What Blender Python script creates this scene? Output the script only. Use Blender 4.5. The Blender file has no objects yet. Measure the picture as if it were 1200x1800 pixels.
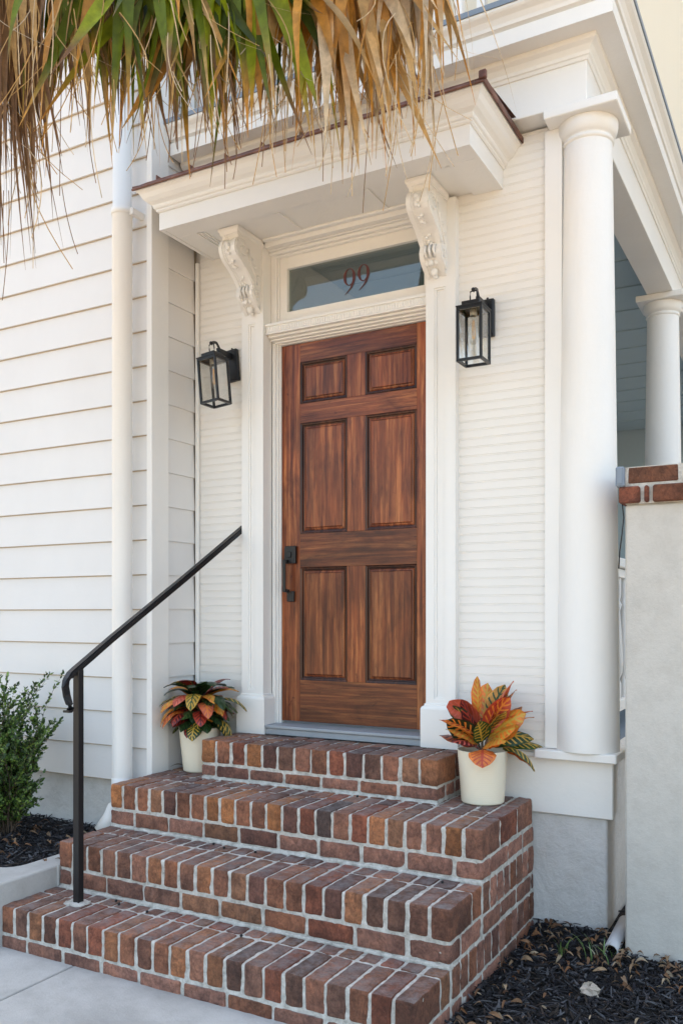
import bpy, math, random
from mathutils import Vector, Matrix, noise
random.seed(7)
R = math.radians
ZC = 1.42                      # camera height; shapes below are written with z measured from camera height
scene = bpy.context.scene
# ---------------------------------------------------------------- camera
cd = bpy.data.cameras.new('camera'); cam = bpy.data.objects.new('camera', cd)
scene.collection.objects.link(cam); scene.camera = cam
cam.location = (0, 0, ZC); cam.rotation_euler = (R(90), 0, R(28.93))
cd.sensor_fit = 'HORIZONTAL'; cd.sensor_width = 24.0; cd.lens = 24.0*1520/1200
cd.shift_y = 180/1200; cd.clip_start = .05; cd.clip_end = 400
scene.render.resolution_x = 682; scene.render.resolution_y = 1024
# ---------------------------------------------------------------- light
SUN_EL, SUN_AZ = 50, -158        # elevation; azimuth of the sun seen from the house front, degrees left of straight out
w = bpy.data.worlds.new('World'); scene.world = w; w.use_nodes = True
nt = w.node_tree; bg = nt.nodes['Background']; sky = nt.nodes.new('ShaderNodeTexSky')
sky.sky_type = 'NISHITA'; sky.sun_disc = False
sd = Vector((math.sin(R(SUN_AZ))*math.cos(R(SUN_EL)), -math.cos(R(SUN_AZ))*math.cos(R(SUN_EL)), math.sin(R(SUN_EL))))
sky.sun_elevation = R(SUN_EL); sky.sun_rotation = math.atan2(sd.x, sd.y)
sky.dust_density = 4; sky.ozone_density = 1.0; sky.air_density = 1.0
nt.links.new(sky.outputs[0], bg.inputs[0]); bg.inputs[1].default_value = .15
sl = bpy.data.lights.new('sun', 'SUN'); sl.energy = 3.4; sl.angle = R(.5); sl.color = (1, .93, .84)
so = bpy.data.objects.new('sun', sl); scene.collection.objects.link(so)
so.rotation_euler = sd.to_track_quat('Z', 'Y').to_euler()
scene.view_settings.view_transform = 'Standard'; scene.view_settings.look = 'None'
scene.view_settings.exposure = 2.27
scene.view_settings.use_white_balance = True; scene.view_settings.white_balance_temperature = 7800; scene.view_settings.white_balance_tint = 6; scene.view_settings.gamma = 1
try:
    scene.cycles.max_bounces = 10; scene.cycles.diffuse_bounces = 6
    scene.cycles.transparent_max_bounces = 16
except Exception: pass

# ---------------------------------------------------------------- helpers
class MB:
    """collects shapes (z relative to camera height) and links them as ONE mesh object"""
    def __init__(s): s.v = []; s.f = []; s.mi = []; s.col = []; s.col2 = []; s.uv = []; s.cur = (1, 1, 1); s.cur2 = (1, 1, 1); s.m = 0; s.smooth = []
    def add(s, vs, fs, sm=False, cols=None, uvs=None):
        o = len(s.v); s.v += [tuple(p) for p in vs]
        s.col += cols if cols else [s.cur]*len(vs)
        s.col2 += [s.cur2]*len(vs)
        s.uv += uvs if uvs else [(0, 0)]*len(vs)
        for f in fs: s.f.append([i+o for i in f]); s.mi.append(s.m); s.smooth.append(sm)
    def box(s, x0, x1, y0, y1, z0, z1, b=0, jit=0):
        if x0 > x1: x0, x1 = x1, x0
        if y0 > y1: y0, y1 = y1, y0
        if z0 > z1: z0, z1 = z1, z0
        if b <= 0:
            v = [(x, y, z) for z in (z0, z1) for y in (y0, y1) for x in (x0, x1)]
            f = [(0, 2, 3, 1), (4, 5, 7, 6), (0, 1, 5, 4), (2, 6, 7, 3), (0, 4, 6, 2), (1, 3, 7, 5)]
            s.add(v, f); return
        b = min(b, (x1-x0)*.45, (y1-y0)*.45, (z1-z0)*.45)
        v = []; idx = {}
        c = [(x0, x1), (y0, y1), (z0, z1)]
        for i in range(8):
            sg = [(i >> k) & 1 for k in range(3)]
            J = [random.uniform(-jit, jit) for _ in range(3)] if jit else (0, 0, 0)
            for a in range(3):          # vertex lying on the face perpendicular to axis a
                p = []
                for k in range(3):
                    q = c[k][sg[k]]
                    if k != a: q += b if sg[k] == 0 else -b
                    p.append(q+J[k])
                idx[(i, a)] = len(v); v.append(tuple(p))
        f = []
        for a in range(3):
            o1, o2 = (a+1) % 3, (a+2) % 3
            for sgn in (0, 1):
                ii = [(sgn << a) | (p << o1) | (q << o2) for p, q in ((0, 0), (1, 0), (1, 1), (0, 1))]
                q = [idx[(i, a)] for i in ii]
                f.append(q if sgn else q[::-1])
        for a in range(3):              # edges along axis a
            o1, o2 = (a+1) % 3, (a+2) % 3
            for p in (0, 1):
                for q in (0, 1):
                    i0 = (p << o1) | (q << o2); i1 = i0 | (1 << a)
                    qd = [idx[(i0, o1)], idx[(i1, o1)], idx[(i1, o2)], idx[(i0, o2)]]
                    f.append(qd if p == q else qd[::-1])
        for i in range(8):
            t = [idx[(i, 0)], idx[(i, 1)], idx[(i, 2)]]
            par = ((i & 1)+((i >> 1) & 1)+((i >> 2) & 1)) % 2
            f.append(t if par else t[::-1])
        s.add(v, f)
    def rough(s, x0, x1, y0, y1, z0, z1, r=.007, seg=.017, amp=.003, fr=30):
        """rounded box with an uneven hand-made surface"""
        lo, hi = (x0, y0, z0), (x1, y1, z1); ax = []
        for a in range(3):
            L = hi[a]-lo[a]; rr = min(r, L*.4); n = max(1, int(round((L-2*rr)/seg)))
            ax.append([lo[a], lo[a]+rr*.3, lo[a]+rr]+[lo[a]+rr+(L-2*rr)*k/n for k in range(1, n)]+[hi[a]-rr, hi[a]-rr*.3, hi[a]])
        N = [len(q)-1 for q in ax]; idx = {}; vs = []; of = Vector((random.uniform(0, 50), random.uniform(0, 50), 0))
        def vert(i, j, k):
            key = (i, j, k)
            if key not in idx:
                p = Vector((ax[0][i], ax[1][j], ax[2][k]))
                q = Vector([min(max(p[a], lo[a]+min(r, (hi[a]-lo[a])*.4)), hi[a]-min(r, (hi[a]-lo[a])*.4)) for a in range(3)])
                d = p-q
                if d.length > 1e-9: m_ = d.normalized(); p = q+m_*min(r, d.length if max(abs(c) for c in d) < r*.99 else r)
                nv = noise.noise_vector(p*fr+of)*amp+noise.noise_vector(p*fr*3.1+of)*amp*.4
                idx[key] = len(vs); vs.append(p+nv)
            return idx[key]
        fs = []
        for a in range(3):
            b, c = (a+1) % 3, (a+2) % 3
            for side in (0, 1):
                for p_ in range(N[b]):
                    for q_ in range(N[c]):
                        def g(u, v):
                            t = [0, 0, 0]; t[a] = N[a]*side; t[b] = u; t[c] = v; return vert(*t)
                        f = [g(p_, q_), g(p_+1, q_), g(p_+1, q_+1), g(p_, q_+1)]
                        fs.append(f if side else f[::-1])
        s.add(vs, fs, True)
    def sweep(s, path, prof, closed=False, sm=False):
        """profile (outward, z) carried along an xy path, mitred; outward = right-hand side of travel"""
        n = len(path); vs = []
        for i, p in enumerate(path):
            p = Vector(p)
            d0 = (p-Vector(path[i-1])).normalized() if i > 0 else None
            d1 = (Vector(path[i+1])-p).normalized() if i < n-1 else None
            if d0 is None: d0 = d1
            if d1 is None: d1 = d0
            n0 = Vector((d0.y, -d0.x)); n1 = Vector((d1.y, -d1.x)); m = (n0+n1).normalized(); m = m/max(.2, m.dot(n0))
            for (o, z) in prof: vs.append((p.x+m.x*o, p.y+m.y*o, z))
        k = len(prof); fs = []
        for i in range(n-1):
            for j in range(k):
                a, b = i*k+j, i*k+(j+1) % k
                fs.append((a, b, b+k, a+k))
        fs.append(tuple(range(k))[::-1]); fs.append(tuple((n-1)*k+j for j in range(k)))
        s.add(vs, fs, sm)
    def extrude(s, poly, x0, x1):
        """closed polygon of (y,z) extruded along x"""
        k = len(poly); vs = [(x0, y, z) for y, z in poly]+[(x1, y, z) for y, z in poly]
        fs = [(j, (j+1) % k, (j+1) % k+k, j+k) for j in range(k)]
        fs += [tuple(range(k))[::-1], tuple(range(k, 2*k))]
        s.add(vs, fs)
    def extrude_y(s, poly, y0, y1):
        k = len(poly); vs = [(x, y0, z) for x, z in poly]+[(x, y1, z) for x, z in poly]
        fs = [(j, (j+1) % k, (j+1) % k+k, j+k) for j in range(k)]
        fs += [tuple(range(k))[::-1], tuple(range(k, 2*k))]
        s.add(vs, fs)
    def lathe(s, cx, cy, prof, n=48, a0=0, a1=2*math.pi):
        vs = []; fs = []
        for (r, z) in prof:
            for i in range(n): a = a0+(a1-a0)*i/n; vs.append((cx+r*math.cos(a), cy+r*math.sin(a), z))
        for j in range(len(prof)-1):
            for i in range(n):
                i2 = (i+1) % n; fs.append((j*n+i, j*n+i2, (j+1)*n+i2, (j+1)*n+i))
        s.add(vs, fs, True)
    def disc(s, cx, cy, z, r, n=32):
        s.add([(cx+r*math.cos(2*math.pi*i/n), cy+r*math.sin(2*math.pi*i/n), z) for i in range(n)], [tuple(range(n))])
    def tube(s, pts, r, n=10, cap=True, rect=None, up=(0, 0, 1), cols=None):
        """round (or rect=(w,h)) section along 3-D points; r may be a list"""
        P = [Vector(p) for p in pts]; m = len(P); vs = []; cc = []
        rr = r if isinstance(r, (list, tuple)) else [r]*m
        for i in range(m):
            d = (P[min(i+1, m-1)]-P[max(i-1, 0)]).normalized(); u = Vector(up)
            if abs(d.dot(u)) > .95: u = Vector((1, 0, 0)) if abs(d.x) < .9 else Vector((0, 1, 0))
            sx = d.cross(u).normalized(); sy = sx.cross(d).normalized()
            if rect:
                w_, h_ = rect
                for a, b in ((-1, -1), (1, -1), (1, 1), (-1, 1)): vs.append(P[i]+sx*(a*w_/2)+sy*(b*h_/2))
            else:
                for k in range(n): a = 2*math.pi*k/n; vs.append(P[i]+sx*(rr[i]*math.cos(a))+sy*(rr[i]*math.sin(a)))
        k = 4 if rect else n; fs = []
        for i in range(m-1):
            for j in range(k): fs.append((i*k+j, i*k+(j+1) % k, (i+1)*k+(j+1) % k, (i+1)*k+j))
        if cap: fs += [tuple(range(k))[::-1], tuple((m-1)*k+j for j in range(k))]
        s.add(vs, fs, not rect)
    def ball(s, c, r, n=8, sc=(1, 1, 1)):
        vs = []; fs = []
        for j in range(n+1):
            t = math.pi*j/n
            for i in range(2*n): a = math.pi*i/n; vs.append((c[0]+r*sc[0]*math.sin(t)*math.cos(a), c[1]+r*sc[1]*math.sin(t)*math.sin(a), c[2]+r*sc[2]*math.cos(t)))
        for j in range(n):
            for i in range(2*n):
                i2 = (i+1) % (2*n); fs.append((j*2*n+i, (j+1)*2*n+i, (j+1)*2*n+i2, j*2*n+i2))
        s.add(vs, fs, True)
    def build(s, name, mat, parent=None, origin=None):
        root = parent
        while root is not None and root.parent is not None: root = root.parent
        if root is not None: off = Vector(root.location)-Vector((0, 0, ZC))
        else: off = Vector(origin) if origin else Vector((0, 0, 0))
        me = bpy.data.meshes.new(name)
        me.from_pydata([(p[0]-off.x, p[1]-off.y, p[2]-off.z) for p in s.v], [], s.f)
        ms = mat if isinstance(mat, (list, tuple)) else [mat]
        for m in ms: me.materials.append(m)
        me.polygons.foreach_set('material_index', s.mi)
        me.polygons.foreach_set('use_smooth', s.smooth)
        ca = me.color_attributes.new('col', 'FLOAT_COLOR', 'POINT')
        ca.data.foreach_set('color', [q for c in s.col for q in (c[0], c[1], c[2], 1)])
        cb = me.color_attributes.new('col2', 'FLOAT_COLOR', 'POINT')
        cb.data.foreach_set('color', [q for c in s.col2 for q in (c[0], c[1], c[2], 1)])
        if any(u != (0, 0) for u in s.uv):
            ul = me.uv_layers.new(name='UVMap')
            li = [0]*len(me.loops); me.loops.foreach_get('vertex_index', li)
            ul.data.foreach_set('uv', [q for i in li for q in s.uv[i]])
        me.validate(); me.update()
        o = bpy.data.objects.new(name, me); scene.collection.objects.link(o)
        if parent is not None: o.parent = parent
        else: o.location = (off.x, off.y, off.z+ZC)
        return o

def fixn(o):
    import bmesh
    bm = bmesh.new(); bm.from_mesh(o.data); bmesh.ops.recalc_face_normals(bm, faces=bm.faces); bm.to_mesh(o.data); bm.free()
    return o
def tag(o, label=None, cat=None, group=None, kind=None):
    if label: o['label'] = label
    if cat: o['category'] = cat
    if group: o['group'] = group
    if kind: o['kind'] = kind
    return o
def thing(name, label, cat, loc=(0, 0, 0), group=None):
    o = bpy.data.objects.new(name, None); scene.collection.objects.link(o); o.empty_display_size = .1
    o.location = (loc[0], loc[1], loc[2]+ZC)
    return tag(o, label, cat, group)

# ---------------------------------------------------------------- materials
def newmat(name):
    m = bpy.data.materials.new(name); m.use_nodes = True; n = m.node_tree
    return m, n, n.nodes['Principled BSDF'], n.nodes, n.links
def ramp(ns, stops):
    r = ns.new('ShaderNodeValToRGB'); e = r.color_ramp.elements
    while len(e) < len(stops): e.new(.5)
    for i, (p, c) in enumerate(stops): e[i].position = p; e[i].color = (*c, 1)
    return r
def tex(ns, lk, kind, scale, detail=4, stretch=(1, 1, 1), rough=.6, dist=0):
    tc = ns.new('ShaderNodeTexCoord'); mp = ns.new('ShaderNodeMapping'); mp.inputs['Scale'].default_value = stretch
    lk.new(tc.outputs['Object'], mp.inputs[0]); t = ns.new('ShaderNodeTexNoise' if kind == 'n' else 'ShaderNodeTexVoronoi')
    t.inputs['Scale'].default_value = scale
    if kind == 'n': t.inputs['Detail'].default_value = detail; t.inputs['Roughness'].default_value = rough; t.inputs['Distortion'].default_value = dist
    lk.new(mp.outputs[0], t.inputs['Vector']); return t
def mix(ns, lk, a, b, f, mode='MIX'):
    m = ns.new('ShaderNodeMix'); m.data_type = 'RGBA'; m.blend_type = mode
    for sock, val in ((m.inputs[6], a), (m.inputs[7], b), (m.inputs[0], f)):
        if hasattr(val, 'links') or isinstance(val, bpy.types.NodeSocket): lk.new(val, sock)
        else: sock.default_value = val if not isinstance(val, tuple) else (*val, 1)
    return m.outputs[2]
def bump(ns, lk, bs, hsock, strength=.3, dist=.01):
    b = ns.new('ShaderNodeBump'); b.inputs['Strength'].default_value = strength; b.inputs['Distance'].default_value = dist
    lk.new(hsock, b.inputs['Height']); lk.new(b.outputs[0], bs.inputs['Normal']); return b
def paint(name, base, dirt=None, rough=.45, amt=.35, bscale=60, bstr=.15):
    m, n, bs, ns, lk = newmat(name)
    t1 = tex(ns, lk, 'n', 2.2, 6, (1, 1, .5)); r1 = ramp(ns, [(.35, (0, 0, 0)), (.75, (1, 1, 1))]); lk.new(t1.outputs[0], r1.inputs[0])
    d = dirt or tuple(c*.88 for c in base)
    mm = ns.new('ShaderNodeMath'); mm.operation = 'MULTIPLY'; mm.inputs[1].default_value = amt; lk.new(r1.outputs[0], mm.inputs[0])
    c = mix(ns, lk, base, d, mm.outputs[0])
    t3 = tex(ns, lk, 'n', 9, 8, (1, 1, 1), .7); r3 = ramp(ns, [(.66, (0, 0, 0)), (.74, (1, 1, 1))]); lk.new(t3.outputs[0], r3.inputs[0])
    m3 = ns.new('ShaderNodeMath'); m3.operation = 'MULTIPLY'; m3.inputs[1].default_value = .12; lk.new(r3.outputs[0], m3.inputs[0])
    c = mix(ns, lk, c, tuple(q*.7 for q in base), m3.outputs[0])
    lk.new(c, bs.inputs['Base Color']); bs.inputs['Roughness'].default_value = rough
    t2 = tex(ns, lk, 'n', bscale, 5, (1, 1, 1)); bump(ns, lk, bs, t2.outputs[0], bstr, .004)
    return m
M = {}
M['street'] = paint('tan_paving', (.36, .29, .22), (.29, .23, .17), .9, .8, 12, .6)
M['white'] = paint('white_trim_paint', (.82, .81, .785), (.73, .715, .685), .45, .5, 40, .3)
M['siding'] = paint('white_siding_paint', (.735, .725, .715), (.67, .655, .64), .5, .6)
M['bead'] = paint('cream_beadboard_paint', (.80, .78, .745), (.73, .705, .66), .5, .5)
M['gap'] = paint('siding_gap_shadow_tone', (.45, .36, .26))  # tan that paints in the shadow lines between siding boards
M['foundation'] = paint('grey_parged_foundation', (.56, .55, .53), (.47, .46, .45), .85, .8, 14, 1.0)
M['stucco'] = paint('grey_stucco', (.56, .54, .50), (.51, .49, .455), .9, .8, 30, .35)
M['concrete'] = paint('concrete', (.42, .415, .41), (.35, .345, .34), .85, .8, 90, .4)
M['threshold'] = paint('grey_threshold_paint', (.36, .39, .42), (.24, .27, .30), .5, .9)
M['bluegrey'] = paint('blue_grey_metal', (.20, .25, .31), (.15, .19, .24), .5)
M['haint'] = paint('porch_ceiling_blue', (.42, .51, .54), (.36, .45, .48), .5)
M['cream'] = paint('cream_wall_paint', (.84, .76, .62), (.80, .72, .57), .6)
M['pvc'] = paint('pvc_white', (.52, .52, .53), None, .4)
M['pot'] = paint('cream_pot', (.82, .75, .60), (.77, .70, .55), .45, .3)
M['soil'] = paint('potting_soil', (.03, .022, .016), None, .95, .5, 80, 1)
def rough_wall(name, base, dark, light, bs_=1.0, fine=45):
    m, n, bs, ns, lk = newmat(name)
    t = tex(ns, lk, 'n', 1.7, 8, (1, 1, .8), .65, .4); r = ramp(ns, [(.3, dark), (.5, base), (.72, light)]); lk.new(t.outputs[0], r.inputs[0])
    t2 = tex(ns, lk, 'n', 13, 8, (1, 1, 1), .75); r2 = ramp(ns, [(.3, (.86, .85, .84)), (.55, (1, 1, 1))]); lk.new(t2.outputs[0], r2.inputs[0])
    c = mix(ns, lk, r.outputs[0], r2.outputs[0], .8, 'MULTIPLY')
    t4 = tex(ns, lk, 'n', 160, 3, (1, 1, 1), .6); r4 = ramp(ns, [(.66, (1, 1, 1)), (.72, (.62, .6, .58))]); lk.new(t4.outputs[0], r4.inputs[0]); c = mix(ns, lk, c, r4.outputs[0], .35, 'MULTIPLY')
    lk.new(c, bs.inputs['Base Color']); bs.inputs['Roughness'].default_value = .9
    t3 = tex(ns, lk, 'n', fine, 10, (1, 1, 1), .72, .3); t5 = tex(ns, lk, 'n', 7, 5, (1, 1, .7), .6, 1)
    h = mix(ns, lk, t3.outputs[0], t5.outputs[0], .55); bump(ns, lk, bs, h, bs_, .02); return m
def copper():
    m, n, bs, ns, lk = newmat('weathered_copper'); t = tex(ns, lk, 'n', 14, 6, (1, 1, 1))
    r = ramp(ns, [(.3, (.07, .03, .022)), (.55, (.17, .07, .05)), (.75, (.26, .13, .10))]); lk.new(t.outputs[0], r.inputs[0])
    lk.new(r.outputs[0], bs.inputs['Base Color']); bs.inputs['Roughness'].default_value = .5; bs.inputs['Metallic'].default_value = .35
    bump(ns, lk, bs, t.outputs[0], .5, .01); return m
M['copper'] = copper()
M['foundation'] = rough_wall('grey_parged_foundation', (.64, .63, .615), (.52, .515, .50), (.70, .69, .68), 1.0, 22)
M['stucco'] = rough_wall('grey_stucco', (.58, .555, .51), (.54, .515, .47), (.61, .585, .54), .35, 70)
M['concrete'] = rough_wall('concrete', (.49, .48, .46), (.36, .35, .335), (.57, .56, .54), .5, 110)
def black():
    m, n, bs, ns, lk = newmat('black_metal'); t = tex(ns, lk, 'n', 200, 3)
    bs.inputs['Base Color'].default_value = (.012, .012, .014, 1); bs.inputs['Roughness'].default_value = .38; bs.inputs['Metallic'].default_value = .2
    bump(ns, lk, bs, t.outputs[0], .15, .002); return m
M['black'] = black()
def wood(name, vertical, a, b, c_):
    m, n, bs, ns, lk = newmat(name)
    tc = ns.new('ShaderNodeTexCoord'); oi_ = ns.new('ShaderNodeObjectInfo'); vm = ns.new('ShaderNodeVectorMath'); vm.operation = 'MULTIPLY_ADD'
    cb = ns.new('ShaderNodeCombineXYZ')
    for k in range(3): lk.new(oi_.outputs['Random'], cb.inputs[k])
    lk.new(cb.outputs[0], vm.inputs[0]); vm.inputs[1].default_value = (37, 23, 19); lk.new(tc.outputs['Object'], vm.inputs[2])
    def T(scale, detail, stretch, rough=.6, dist=0):
        mp = ns.new('ShaderNodeMapping'); mp.inputs['Scale'].default_value = stretch if vertical else (stretch[2], stretch[1], stretch[0])
        lk.new(vm.outputs[0], mp.inputs[0]); t = ns.new('ShaderNodeTexNoise'); t.inputs['Scale'].default_value = scale; t.inputs['Detail'].default_value = detail
        t.inputs['Roughness'].default_value = rough; t.inputs['Distortion'].default_value = dist; lk.new(mp.outputs[0], t.inputs['Vector']); return t
    t = T(5, 6, (9, 9, .35), .6, .5); r = ramp(ns, [(.3, a), (.5, b), (.72, c_)]); lk.new(t.outputs[0], r.inputs[0])
    t2 = T(60, 5, (5, 5, .12), .7); r2 = ramp(ns, [(.36, (.35, .30, .28)), (.52, (1, 1, 1))]); lk.new(t2.outputs[0], r2.inputs[0])
    c = mix(ns, lk, r.outputs[0], r2.outputs[0], .55, 'MULTIPLY')
    t3 = T(16, 5, (2.5, 2.5, .25), .7, 1.2); r3 = ramp(ns, [(.40, (.55, .48, .45)), (.5, (1, 1, 1)), (.68, (1.3, 1.22, 1.15))]); lk.new(t3.outputs[0], r3.inputs[0])
    c = mix(ns, lk, c, r3.outputs[0], .6, 'MULTIPLY')
    tb = T(2.6, 4, (1.6, 1.6, .7), .6, 1.0); rb_ = ramp(ns, [(.36, (.46, .38, .36)), (.5, (.95, .93, .92)), (.66, (1.25, 1.2, 1.12))]); lk.new(tb.outputs[0], rb_.inputs[0]); c = mix(ns, lk, c, rb_.outputs[0], .75, 'MULTIPLY')
    hs = ns.new('ShaderNodeMapRange'); lk.new(oi_.outputs['Random'], hs.inputs[0]); hs.inputs[3].default_value = .72; hs.inputs[4].default_value = 1.2
    cbv = ns.new('ShaderNodeCombineColor'); [lk.new(hs.outputs[0], cbv.inputs[k]) for k in range(3)]; c = mix(ns, lk, c, cbv.outputs[0], 1.0, 'MULTIPLY')
    tk = T(9, 4, (1, 1, .8), .7, 1.5); rk = ramp(ns, [(.66, (1, 1, 1)), (.72, (.35, .25, .22))]); lk.new(tk.outputs[0], rk.inputs[0]); c = mix(ns, lk, c, rk.outputs[0], .7, 'MULTIPLY')
    lk.new(c, bs.inputs['Base Color']); bs.inputs['Roughness'].default_value = .36
    bs.inputs['Coat Weight'].default_value = .22; bs.inputs['Coat Roughness'].default_value = .25; bs.inputs['Specular IOR Level'].default_value = .3
    bump(ns, lk, bs, t2.outputs[0], .15, .002); return m
M['wood_v'] = wood('door_wood_vertical', True, (.085, .015, .006), (.23, .058, .018), (.46, .17, .06))
M['wood_h'] = wood('door_wood_horizontal', False, (.075, .014, .006), (.20, .051, .017), (.40, .145, .052))
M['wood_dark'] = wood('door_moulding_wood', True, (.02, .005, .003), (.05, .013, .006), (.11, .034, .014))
def brick():
    m, n, bs, ns, lk = newmat('handmade_brick')
    at = ns.new('ShaderNodeAttribute'); at.attribute_name = 'col'
    t = tex(ns, lk, 'n', 26, 8, (1, 1, 1), .7); r = ramp(ns, [(.3, (.5, .47, .47)), (.5, (.95, .93, .92)), (.72, (1.35, 1.22, 1.12))]); lk.new(t.outputs[0], r.inputs[0])
    c = mix(ns, lk, at.outputs['Color'], r.outputs[0], .9, 'MULTIPLY')
    t4 = tex(ns, lk, 'n', 7, 5); r4 = ramp(ns, [(.38, (.5, .48, .5)), (.5, (.95, .95, .95)), (.66, (1.2, 1.12, 1.0))]); lk.new(t4.outputs[0], r4.inputs[0])
    c = mix(ns, lk, c, r4.outputs[0], .7, 'MULTIPLY')
    t2 = tex(ns, lk, 'n', 150, 6, (1, 1, 1), .8); r2 = ramp(ns, [(.62, (0, 0, 0)), (.72, (1, 1, 1))]); lk.new(t2.outputs[0], r2.inputs[0])
    m2 = ns.new('ShaderNodeMath'); m2.operation = 'MULTIPLY'; m2.inputs[1].default_value = .5; lk.new(r2.outputs[0], m2.inputs[0])
    c = mix(ns, lk, c, (.45, .42, .39), m2.outputs[0])
    tv = tex(ns, lk, 'n', 17, 6, (1, 1, .6), .65, 1.6); rv = ramp(ns, [(.455, (1, 1, 1)), (.492, (.38, .34, .34)), (.508, (.42, .38, .38)), (.545, (1, 1, 1))]); lk.new(tv.outputs[0], rv.inputs[0])
    c = mix(ns, lk, c, rv.outputs[0], .38, 'MULTIPLY')
    t7 = tex(ns, lk, 'n', 90, 4, (1, 1, 1), .7); r7 = ramp(ns, [(.3, (.6, .58, .58)), (.5, (1, 1, 1)), (.75, (1.35, 1.3, 1.25))]); lk.new(t7.outputs[0], r7.inputs[0]); c = mix(ns, lk, c, r7.outputs[0], .7, 'MULTIPLY')
    ge = ns.new('ShaderNodeNewGeometry'); sx = ns.new('ShaderNodeSeparateXYZ'); lk.new(ge.outputs['Normal'], sx.inputs[0])
    up = ns.new('ShaderNodeMath'); up.operation = 'GREATER_THAN'; up.inputs[1].default_value = .8; lk.new(sx.outputs[2], up.inputs[0])
    t5 = tex(ns, lk, 'n', 16, 8, (1, 1, 1), .75); r5 = ramp(ns, [(.42, (.08, .08, .08)), (.64, (.62, .62, .62))]); lk.new(t5.outputs[0], r5.inputs[0])
    m5 = ns.new('ShaderNodeMath'); m5.operation = 'MULTIPLY'; lk.new(up.outputs[0], m5.inputs[0]); lk.new(r5.outputs[0], m5.inputs[1])
    c = mix(ns, lk, c, (.36, .33, .33), m5.outputs[0])
    lk.new(c, bs.inputs['Base Color']); bs.inputs['Roughness'].default_value = .85
    t3 = tex(ns, lk, 'n', 45, 10, (1, 1, .5), .8, .6); hm = mix(ns, lk, t3.outputs[0], rv.outputs[0], .35, 'MULTIPLY'); bump(ns, lk, bs, hm, 1, .018); return m
M['brick'] = brick()
def mortar():
    m, n, bs, ns, lk = newmat('mortar'); t = tex(ns, lk, 'n', 30, 8, (1, 1, 1), .7)
    r = ramp(ns, [(.28, (.27, .25, .22)), (.45, (.50, .475, .43)), (.65, (.70, .67, .62))]); lk.new(t.outputs[0], r.inputs[0]); lk.new(r.outputs[0], bs.inputs['Base Color'])
    bs.inputs['Roughness'].default_value = .95; t3 = tex(ns, lk, 'n', 60, 8, (1, 1, 1), .7); bump(ns, lk, bs, t3.outputs[0], .8, .01); return m
M['mortar'] = mortar()
def attr_mat(name, rough=.6, var=.35, scale=30, trans=0, spec=.3):
    m, n, bs, ns, lk = newmat(name); at = ns.new('ShaderNodeAttribute'); at.attribute_name = 'col'
    t = tex(ns, lk, 'n', scale, 5); r = ramp(ns, [(.3, (1-var, 1-var, 1-var)), (.7, (1+var*.4, 1+var*.4, 1+var*.4))]); lk.new(t.outputs[0], r.inputs[0])
    c = mix(ns, lk, at.outputs['Color'], r.outputs[0], 1.0, 'MULTIPLY'); lk.new(c, bs.inputs['Base Color'])
    bs.inputs['Roughness'].default_value = rough; bs.inputs['Specular IOR Level'].default_value = spec
    if trans:
        tr = ns.new('ShaderNodeBsdfTranslucent'); lk.new(c, tr.inputs['Color']); ms = ns.new('ShaderNodeMixShader'); ms.inputs[0].default_value = trans
        out = [q for q in ns if q.type == 'OUTPUT_MATERIAL'][0]; lk.new(bs.outputs[0], ms.inputs[1]); lk.new(tr.outputs[0], ms.inputs[2]); lk.new(ms.outputs[0], out.inputs[0])
    return m
M['palm'] = attr_mat('palm_blade', .45, .4, 25, .3)
M['chips'] = attr_mat('mulch_chips', .9, .4, 40)
M['dry'] = attr_mat('dry_leaves', .8, .35, 60, .15)
M['box'] = attr_mat('boxwood_leaf', .4, .3, 60, .15, .5)
M['bark'] = paint('bark', (.12, .085, .06), (.07, .05, .035), .9, .8, 40, 1)
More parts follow.
